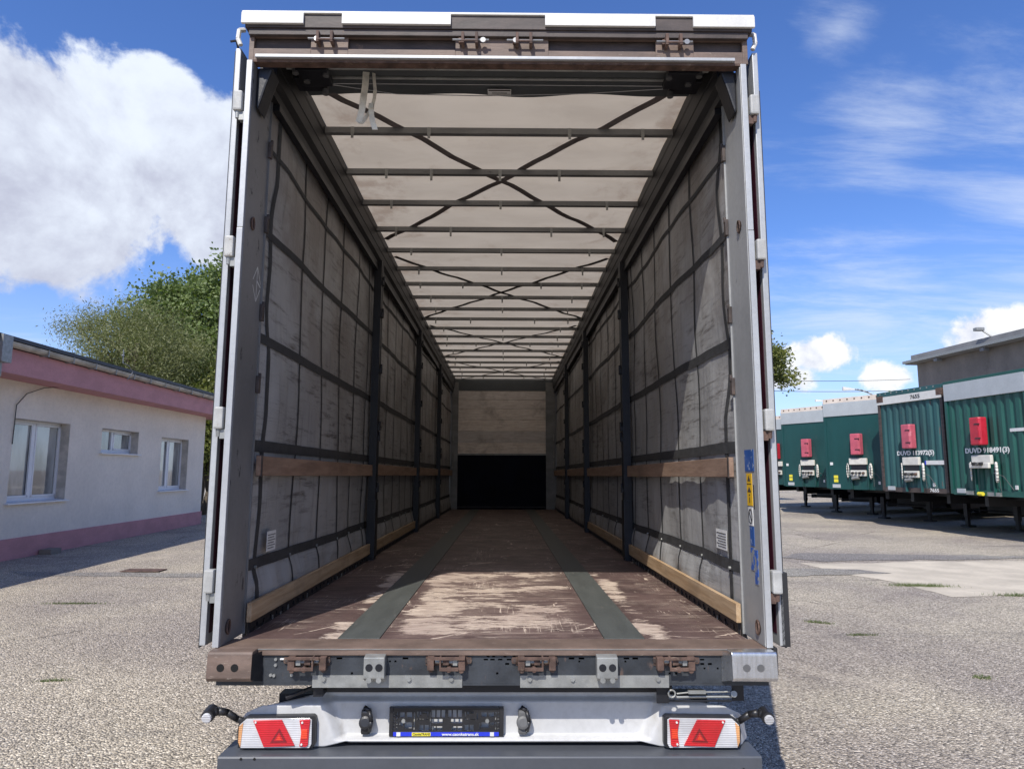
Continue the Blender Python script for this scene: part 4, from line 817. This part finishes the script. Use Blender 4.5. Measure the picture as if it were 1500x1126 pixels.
def strap_shape(s_, a, b, w_, vertical, pos, off=.004):
    mb = MB(); n = 46; o_ = len(mb.v)
    def pt(t_, k):
        if vertical: y, z = pos + k * w_ / 2 + .012 * noise.noise(Vector((pos * 5, t_ * 2.2, 3))) , t_
        else: y, z = t_, pos(t_) + k * w_ / 2
        return (bulge(s_, y, z) - s_ * off, y, z)
    V = []; F = []
    for i in range(n + 1):
        t_ = a + (b - a) * (i / n)
        for k in (-1, 0, 1): V.append(pt(t_, k))
    mb._add(V, [(i * 3 + k, i * 3 + k + 1, i * 3 + 4 + k, i * 3 + 3 + k) for i in range(n) for k in (0, 1)]); return mb
for s_ in (-1, 1):
    ct = MB().grid(lambda u, v_: (bulge(s_, u, v_), u, v_), list(np.linspace(.286, 3.3, 100)) + list(np.linspace(3.35, L, 180)), zs_).build('side_curtain', m_curt, tr, smooth=True, fix=False)
    y = .43; k = 0
    while y < L - .1:
        if not any(abs(y - p) < .06 for p in (3.27, 6.46, 9.56)):
            strap_shape(s_, -.02, 2.82, .045 if k == 0 else .026, True, y).build('curtain_strap', m_strap, ct, smooth=True, fix=False)
            if y < 8:
                xb_ = bulge(s_, y, .315) - s_ * .006; MB().cyl((xb_, y, .300), (xb_ - s_ * .012, y, .300), .008, 8).build('rivet', m_galv, ct)
        y += (.575, .54, .52, .52, .50, .50)[k % 6]; k += 1
    for (zf, w_, y0_) in ((lambda t_: .318, .058, .287), (lambda t_: .925 + .003 * t_, .060, .287), (lambda t_: 1.492 + .004 * t_, .056, .287), (lambda t_: 2.085 + .014 * t_, .045, .287), (lambda t_: 2.53 + .02 * t_ if t_ < 8 else 2.69, .030, .287)):
        mb = MB(); n = 150; V = []
        for i in range(n + 1):
            t_ = y0_ + (L - .05 - y0_) * i / n
            for k in (-1, 0, 1): V.append((bulge(s_, t_, zf(t_) + k * w_ / 2) - s_ * .0065, t_, zf(t_) + k * w_ / 2))
        mb._add(V, [(i * 3 + k, i * 3 + k + 1, i * 3 + 4 + k, i * 3 + 3 + k) for i in range(n) for k in (0, 1)]); mb.build('curtain_strap', m_strap, ct, smooth=True, fix=False)
    def X2(a, b): return (min(s_ * a, s_ * b), max(s_ * a, s_ * b))
    # load label
    lx = X2(1.222, 1.2235); ya, yb, za, zb = (.50, .64, .37, .475) if s_ < 0 else (.44, .62, .385, .49)
    lb_ = MB().box(*X2(1.224, 1.2255), ya, yb, za, zb).build('load_label', m_paper, ct)
    for i in range(6): MB().box(*X2(1.2225, 1.2235), ya + .012, yb - .012 - .02 * (i % 2), zb - .022 - i * .014, zb - .018 - i * .014).build('print', m_gypl if i else m_ink, lb_)
    # pillars
    for p in (3.27, 6.46, 9.56):
        pi = MB().box(*X2(1.165, 1.238), p - .055, p - .043, -.03, 2.86).box(*X2(1.165, 1.238), p + .043, p + .055, -.03, 2.86).box(*X2(1.165, 1.175), p - .043, p - .012, -.03, 2.86).box(*X2(1.165, 1.175), p + .012, p + .043, -.03, 2.86).box(*X2(1.226, 1.238), p - .043, p + .043, -.03, 2.86).build('pillar', m_black, tr)
        MB().box(*X2(1.158, 1.24), p - .065, p + .065, .02, .55).build('pillar_sleeve', m_black, pi, bevel=.004)
        for z in (.62, 1.1, 1.2, 1.75, 2.3, 2.62): MB().box(*X2(1.150, 1.167), p - .035, p + .035, z, z + .045).cyl((s_ * 1.152, p, z), (s_ * 1.152, p, z + .09), .010, 8).build('pillar_latch', m_black, pi, bevel=.003)
    # side boards
    ends = [.27, 3.27, 6.46, 9.56, L - .02]
    for i in range(4):
        a, b = ends[i] + (.058 if i else 0), ends[i + 1] - .058
        z0_, z1_ = .772 + .004 * i, .872 + .012 * i
        bo = box('side_board', m_plankd, tr, *X2(1.197, 1.221), a, b, z0_, z1_, .003)
        MB().box(*X2(1.193, 1.223), a - .004 + .01, a + .022, z0_ - .004, z1_ + .004).build('board_shoe', m_darkbrown, bo)
        if i < 2: box('side_board', m_plank, tr, *X2(1.197, 1.221), a - .02, b, .058, .150, .003)
    # side rail with lashing slots under the board
    hs_ = [(.34 + k * .10, .40 + k * .10, .008, .034) for k in range(120)]
    sr = MB().plate((.285, L), (-.03, .052), hs_, *X2(1.216, 1.222), ax=0).build('lashing_rail', m_black, tr)
    MB().box(*X2(1.224, 1.228), .285, L, -.03, .05).build('rail_back', m_darkbrown, sr)
    for k in range(24):
        yk = .36 + k * .13; MB().box(*X2(1.2135, 1.2158), yk, yk + .012 + .02 * rnd.random(), .0, .012 + .02 * rnd.random()).build('rail_tab', m_galv if rnd.random() < .3 else m_darkbrown, sr)
# --- headboard
for xa, xb in ((-1.24, -1.08), (1.01, 1.24)): MB().box(xa, xb, 12.94, 13.0, 0, 3.0).build('headboard_post', m_bow, tr, bevel=.004)
zb_ = [1.30, 1.56, 1.83, 2.10, 2.36, 2.58, 2.80]
for i in range(6): box('headboard_plank', m_ply, tr, -1.078, 1.008, 12.97, 13.0, zb_[i] + .002, zb_[i + 1] - .002, .003)
MB().box(-1.20, 1.15, 12.955, 12.99, 1.262, 1.295).build('headboard_rail', m_galv, tr, bevel=.003)
MB().box(-1.10, 1.04, 12.96, 13.0, .0, 1.26).build('front_kick_panel', m_navy, tr)
MB().box(-1.10, 1.04, 12.955, 12.962, .05, .06).build('kick_rail', m_gypl, tr)
MB().box(-1.24, 1.24, 12.96, 13.0, 2.802, 3.07).build('headboard_top', m_tarpdk, tr); MB().box(-1.27, 1.27, 13.001, 13.06, -.1, 3.12).build('front_wall', m_alu, tr)
for s_ in (-1, 1):
    for z in (1.2, 1.6, .95): MB().cyl((s_ * 1.19, 12.90, z), (s_ * 1.19, 12.90, z + .16), .012, 8).build('handle', m_galv, tr)
# --- hanging pull strap: rests on nothing but the roof hook, hangs in the opening
ws = MB().ribbon([(-.735, .30, 3.0), (-.737, .30, 2.92), (-.745, .302, 2.85), (-.752, .305, 2.78), (-.762, .31, 2.735), (-.768, .31, 2.71)], (1, .15, 0), .036)
ws.ribbon([(-.768, .31, 2.71), (-.758, .315, 2.700), (-.742, .32, 2.722), (-.728, .33, 2.76), (-.712, .34, 2.795)], (.7, .7, .3), .026)
ws.ribbon([(-.695, .31, 3.0), (-.690, .31, 2.95), (-.684, .312, 2.90), (-.688, .315, 2.85), (-.700, .33, 2.815)], (.75, .6, 0), .020)
ws.ribbon([(-.706, .32, 2.81), (-.703, .322, 2.76), (-.694, .325, 2.715), (-.680, .325, 2.672)], (1, .2, .1), .030)
ws.box(-.718, -.692, .312, .338, 2.793, 2.822)
wso = ws.build('pull_strap', m_web, bevel=.001); wso.matrix_world = TR; tag(wso, 'knotted dirty white webbing strap hanging from the rear roof edge', 'strap')

# --- light carrier / bumper body
BUMP0 = set(o.name for o in tr.children)
def zt(x):
    a = abs(x - .0); pts = [(0, -.222), (.80, -.220), (.87, -.234), (1.05, -.262), (1.12, -.292), (1.16, -.335), (1.185, -.437)]
    for i in range(len(pts) - 1):
        if a <= pts[i + 1][0]: f = (a - pts[i][0]) / (pts[i + 1][0] - pts[i][0]); return pts[i][1] + f * (pts[i + 1][1] - pts[i][1])
    return -.437
def zbm(x):
    a = abs(x); return -.412 if a < .66 else -.412 - .022 * min(1, (a - .66) / .10)
def ss(a, b, x):
    t_ = max(0, min(1, (x - a) / (b - a))); return t_ * t_ * (3 - 2 * t_)
def yb(x, z):
    a = abs(x); wall = .80 - (-.225 - z) * .44                      # recess side wall runs inwards towards the bottom
    pod = ss(wall - .055, wall, a)
    rec = .085 + .03 * ss(-.262, -.24, z) - .05 * ss(-.398, -.410, z)
    face = .030 + .05 * ss(-.262, -.225, z) * (1 if a < .86 else 1)
    y = rec * (1 - pod) + face * pod
    return y + .10 * ss(1.08, 1.19, a) ** 2
xs2 = list(np.linspace(-1.184, 1.184, 260)); vs2 = list(np.linspace(0, 1, 44))
bb = MB().grid(lambda u, v_: (u, yb(u, zbm(u) + (zt(u) - zbm(u)) * v_), zbm(u) + (zt(u) - zbm(u)) * v_), xs2, vs2)
n0 = len(vs2); nX = len(xs2)
me_ = bb.mesh('bumper_body', m_bumper, smooth=True, fix=False); bo_ = link('bumper_body', me_, tr)
sm_ = bo_.modifiers.new('thickness', 'SOLIDIFY'); sm_.thickness = .012; sm_.offset = -1
MB().box(-1.0, 1.0, .12, .20, -.40, -.235).build('bumper_carrier', m_black, tr)
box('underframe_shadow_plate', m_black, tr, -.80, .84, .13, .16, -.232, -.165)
# tail lights
def taillight(sg):
    c_ = .972 if sg < 0 else .944; X = lambda u: sg * (c_ + u)          # u>0 is outwards
    def xr(a, b): return (min(X(a), X(b)), max(X(a), X(b)))
    root = MB().prism([(X(-.176), -.302), (X(-.165), -.292), (X(.13), -.296), (X(.165), -.318), (X(.172), -.36), (X(.165), -.43), (X(-.165), -.43), (X(-.178), -.415)], 1, -.002, .034).build('tail_light', m_blkpl, tr, bevel=.004)
    y0, y1 = -.014, -.003
    MB().prism([(X(-.162), -.308), (X(-.15), -.300), (X(.13), -.303), (X(.160), -.33), (X(.160), -.40), (X(.150), -.426), (X(-.155), -.426), (X(-.164), -.41)], 1, -.010, -.0025).build('clear_lens', m_clear, root, bevel=.003)
    MB().prism([(X(.142), -.318), (X(.1605), -.335), (X(.1605), -.40), (X(.150), -.422)], 1, -.012, -.004).build('amber_lens', m_amber, root)
    MB().prism([(X(.098), -.308), (X(-.030), -.306), (X(-.092), -.415), (X(.045), -.420)], 1, -.017, -.0105).build('reflector', m_red, root, bevel=.0015)
    # triangle reflex
    ax, az = X(-.022), -.314; bx_, bz = X(.040), -.413; cx_, cz = X(-.080), -.409
    for sc_, mt, yy in ((.62, m_dred, -.0182), (.36, m_red, -.0192), (.20, m_hot, -.0200)):
        gx, gz = (ax + bx_ + cx_) / 3, (az + bz + cz) / 3 - .004
        MB().prism([(gx + (ax - gx) * sc_, gz + (az - gz) * sc_), (gx + (bx_ - gx) * sc_, gz + (bz - gz) * sc_), (gx + (cx_ - gx) * sc_, gz + (cz - gz) * sc_)], 1, yy, -.0168).build('reflex_triangle', mt, root)
    MB().prism([(X(-.108), -.307), (X(-.156), -.305), (X(-.152), -.36), (X(-.150), -.412), (X(-.140), -.420), (X(-.112), -.417), (X(-.118), -.36)], 1, -.016, -.0105).build('brake_lens', m_red, root, bevel=.0015)
    MB().box(*xr(-.146, -.118), -.0185, -.016, -.385, -.345).build('brake_lens_centre', m_hot, root, bevel=.002)
    for u, z in ((-.122, -.316), (-.122, -.408), (.085, -.315)): MB().cyl((X(u), -.021, z), (X(u), -.016, z), .0045, 10).build('screw', m_paper, root)
taillight(-1); taillight(1)
# outline marker lamps on rubber arms
for s_ in (-1, 1):
    pts = [(s_ * 1.10, .06, -.345), (s_ * 1.15, .01, -.310), (s_ * 1.185, -.02, -.272), (s_ * 1.215, -.05, -.258), (s_ * 1.245, -.06, -.262)]
    if s_ > 0: pts = [(s_ * (abs(p[0]) - .035), p[1], p[2] - .008) for p in pts]
    ar = MB().tube(pts, [.014, .014, .015, .018, .020], 12).build('marker_arm', m_blkpl, tr, smooth=True)
    e = Vector(pts[-1]); MB().cyl(e + Vector((0, .03, .005)), e + Vector((0, -.030, -.008)), .028, 18).build('lamp_socket', m_blkpl, ar, bevel=.005)
    MB().cyl(e + Vector((0, -.028, -.008)), e + Vector((0, -.042, -.012)), .021, 18).build('lamp_lens', m_clear, ar, bevel=.004)
# number plate lamps
for x, mt in ((-.582, m_blkpl), (.135, m_gypl)):
    s_ = 1 if x > 0 else -1
    pl_ = MB().cyl((x, .075, -.345), (x, .035, -.335), .030, 18).box(x - .022, x + .022, .045, .088, -.392, -.285).build('plate_lamp', mt, tr, bevel=.012)
    MB().tube([(x + .018, .05, -.375), (x + .028, .04, -.33), (x + .016, .05, -.288), (x - .008, .06, -.275)], .010, 8).build('lamp_hood', m_blkpl, pl_, smooth=True)
# number plate holder (empty)
ph = thing('number_plate_holder', 'empty black number plate holder with blue printed strip, mounted on the bumper', 'plate holder', None); ph.parent = None
bpy.data.objects.remove(ph)
X0, X1, Z0, Z1 = -.475, .047, -.400, -.272
fr = MB().plate((X0, X1), (Z0, Z1), [(X0 + .018, X1 - .018, Z0 + .022, Z1 - .012)], .052, .066).build('plate_holder', m_blkpl, tr, bevel=.003)
la = MB(); hp = [(125,505,160,545),(175,505,215,545),(120,580,150,610),(162,580,215,628),(250,500,262,545),(270,500,282,530),(290,500,320,512),(325,500,335,540),(250,555,335,562),(358,487,385,545),(395,487,422,545),(432,487,458,545),(358,555,440,590),(270,600,300,645),(308,600,338,645),(360,612,390,645),(398,612,438,645),(480,487,505,545),(515,487,542,545),(552,487,582,545),(502,555,584,590),(508,612,542,645),(550,612,584,645),(602,500,612,545),(620,500,632,525),(640,500,668,512),(602,555,680,562),(602,600,632,645),(640,600,668,645),(690,505,700,560),(725,505,765,540),(778,505,818,540),(725,582,780,625),(790,582,818,605)]
hp += [(78, 505 + 24 * k, 90, 518 + 24 * k) for k in range(6)] + [(846, 505 + 24 * k, 858, 518 + 24 * k) for k in range(6)] + [(100, 505 + 36 * k, 108, 530 + 36 * k) for k in range(4)] + [(828, 505 + 36 * k, 836, 530 + 36 * k) for k in range(4)] + [(228, 505, 236, 640), (348, 505, 352, 640), (712, 590, 718, 640)]
PX = lambda u: X0 + (u - 48) * (X1 - X0) / 842; PZ = lambda v: Z1 - (v - 462) * (Z1 - Z0) / 226
la.plate((X0 + .017, X1 - .017), (Z0 + .021, Z1 - .011), [(PX(q[0]), PX(q[2]), PZ(q[3]), PZ(q[1])) for q in hp], .056, .061)
la.build('lattice', m_blkpl, fr)
MB().box(X0 + .02, X1 - .022, .0495, .0515, Z0 + .003, Z0 + .020).build('blue_strip', m_blue, fr)
for xx in (X0 + .035, X1 - .062): MB().box(xx, xx + .018, .048, .0493, Z0 + .003, Z0 + .020).build('clip', m_paper, fr)
MB().box(X0 + .105, X0 + .190, .048, .0493, Z0 + .004, Z0 + .019).build('logo_plate', m_yprint, fr)
text('lettering', 'CsonkaTRANS', .0135, m_ink, fr, FRONT(X0 + .148, .0475, Z0 + .0115), .0003, .0003, .95)
text('lettering', 'www.csonkatrans.sk', .0175, m_wpaint, fr, FRONT(X0 + .325, .0465, Z0 + .0115), .0003, .0004, 1.15)
for xx, zz in ((X0 + .065, -.333), (X1 - .075, -.333)): MB().cyl((xx, .050, zz), (xx, .056, zz), .009, 12).build('screw', m_galv, fr)
BM = Matrix.Translation((-.001, .07, -.0167)) @ Matrix.Diagonal((1.0216, 1, 1.0216, 1))      # sits 7 cm forward of the sill, slightly larger
bpy.context.view_layer.update()
for o in list(tr.children):
    if o.name not in BUMP0:
        if o.name.startswith('underframe'): continue
        o.data.transform(BM)
        for c_ in o.children:
            c_.data.transform(c_.matrix_local); c_.matrix_local = Matrix(); c_.data.transform(BM)
# turnbuckle bracket under the beam, right
tb = MB().box(.745, .80, .03, .036, -.250, -.166).box(1.09, 1.145, .03, .036, -.240, -.166).box(.80, 1.09, .034, .040, -.245, -.236).build('spring_bracket', m_black, tr, bevel=.002)
MB().tube([(.835, .02, -.205), (.90, .015, -.197), (1.05, .015, -.196), (1.075, .01, -.192)], .0035, 6).box(.885, .965, .008, .022, -.203, -.189).tube([(.812 + .016 * math.cos(a), .02, -.205 + .016 * math.sin(a)) for a in [k * math.pi / 6 for k in range(13)]], .004, 6).cyl((1.09, .0, -.200), (1.10, .03, -.21), .014, 10).build('turnbuckle', m_galv, tb)
MB().tube([(.835, .03, -.222), (1.09, .03, -.220)], .006, 8).build('spring_rod', m_galv, tb)
MB().tube([(-.79, .06, -.175), (-.86, .05, -.198), (-.95, .06, -.235)], .010, 6).box(-.82, -.775, .03, .10, -.222, -.166).build('strut_bracket', m_black, tr, bevel=.003)
# under-run bar
MB().prism([(.0, -.472), (.006, -.466), (.20, -.466), (.20, -.590), (.006, -.590), (.0, -.585)], 0, -1.225, 1.205).build('underrun_bar', m_bar, tr, bevel=.003)
for x, z in ((-1.12, -.475), (-1.06, -.475), (1.12, -.52)): MB().cyl((x, -.0005, z), (x, -.0025, z), .006, 10).build('bar_hole', m_hole, tr)
for x in (-.6, .6): MB().box(x - .05, x + .05, .205, .215, -.58, -.165).build('bar_bracket', m_black, tr)
# chassis and wheels
for x in (-.48, .48): MB().box(x - .06, x + .06, .22, 12.4, -.40, -.05).build('chassis_beam', m_black, tr)
for k in range(12): MB().box(-1.19, 1.19, .6 + k * 1.05, .68 + k * 1.05, -.16, -.034).build('cross_member', m_black, tr)
for yy in (2.35, 3.66, 4.97):
    MB().cyl((-.95, yy, -.505), (.95, yy, -.505), .065, 12).build('axle', m_black, tr)
    for s_ in (-1, 1): wheelset(tr, s_ * 1.03, yy, -.505, .42, .36, s_)
for s_ in (-1, 1):
    lg = MB().box(s_ * .85 - .07, s_ * .85 + .07, 10.3, 10.44, -.62, -.05).build('landing_leg', m_black, tr); MB().box(s_ * .85 - .15, s_ * .85 + .15, 10.22, 10.52, -.835, -.80).box(s_ * .85 - .05, s_ * .85 + .05, 10.32, 10.42, -.80, -.60).build('foot', m_galv, lg)
for s_ in (-1, 1): MB().box(min(s_ * .86, s_ * 1.20), max(s_ * .86, s_ * 1.20), 1.80, 1.815, -.62, -.14).build('mud_flap', m_rubber, tr)
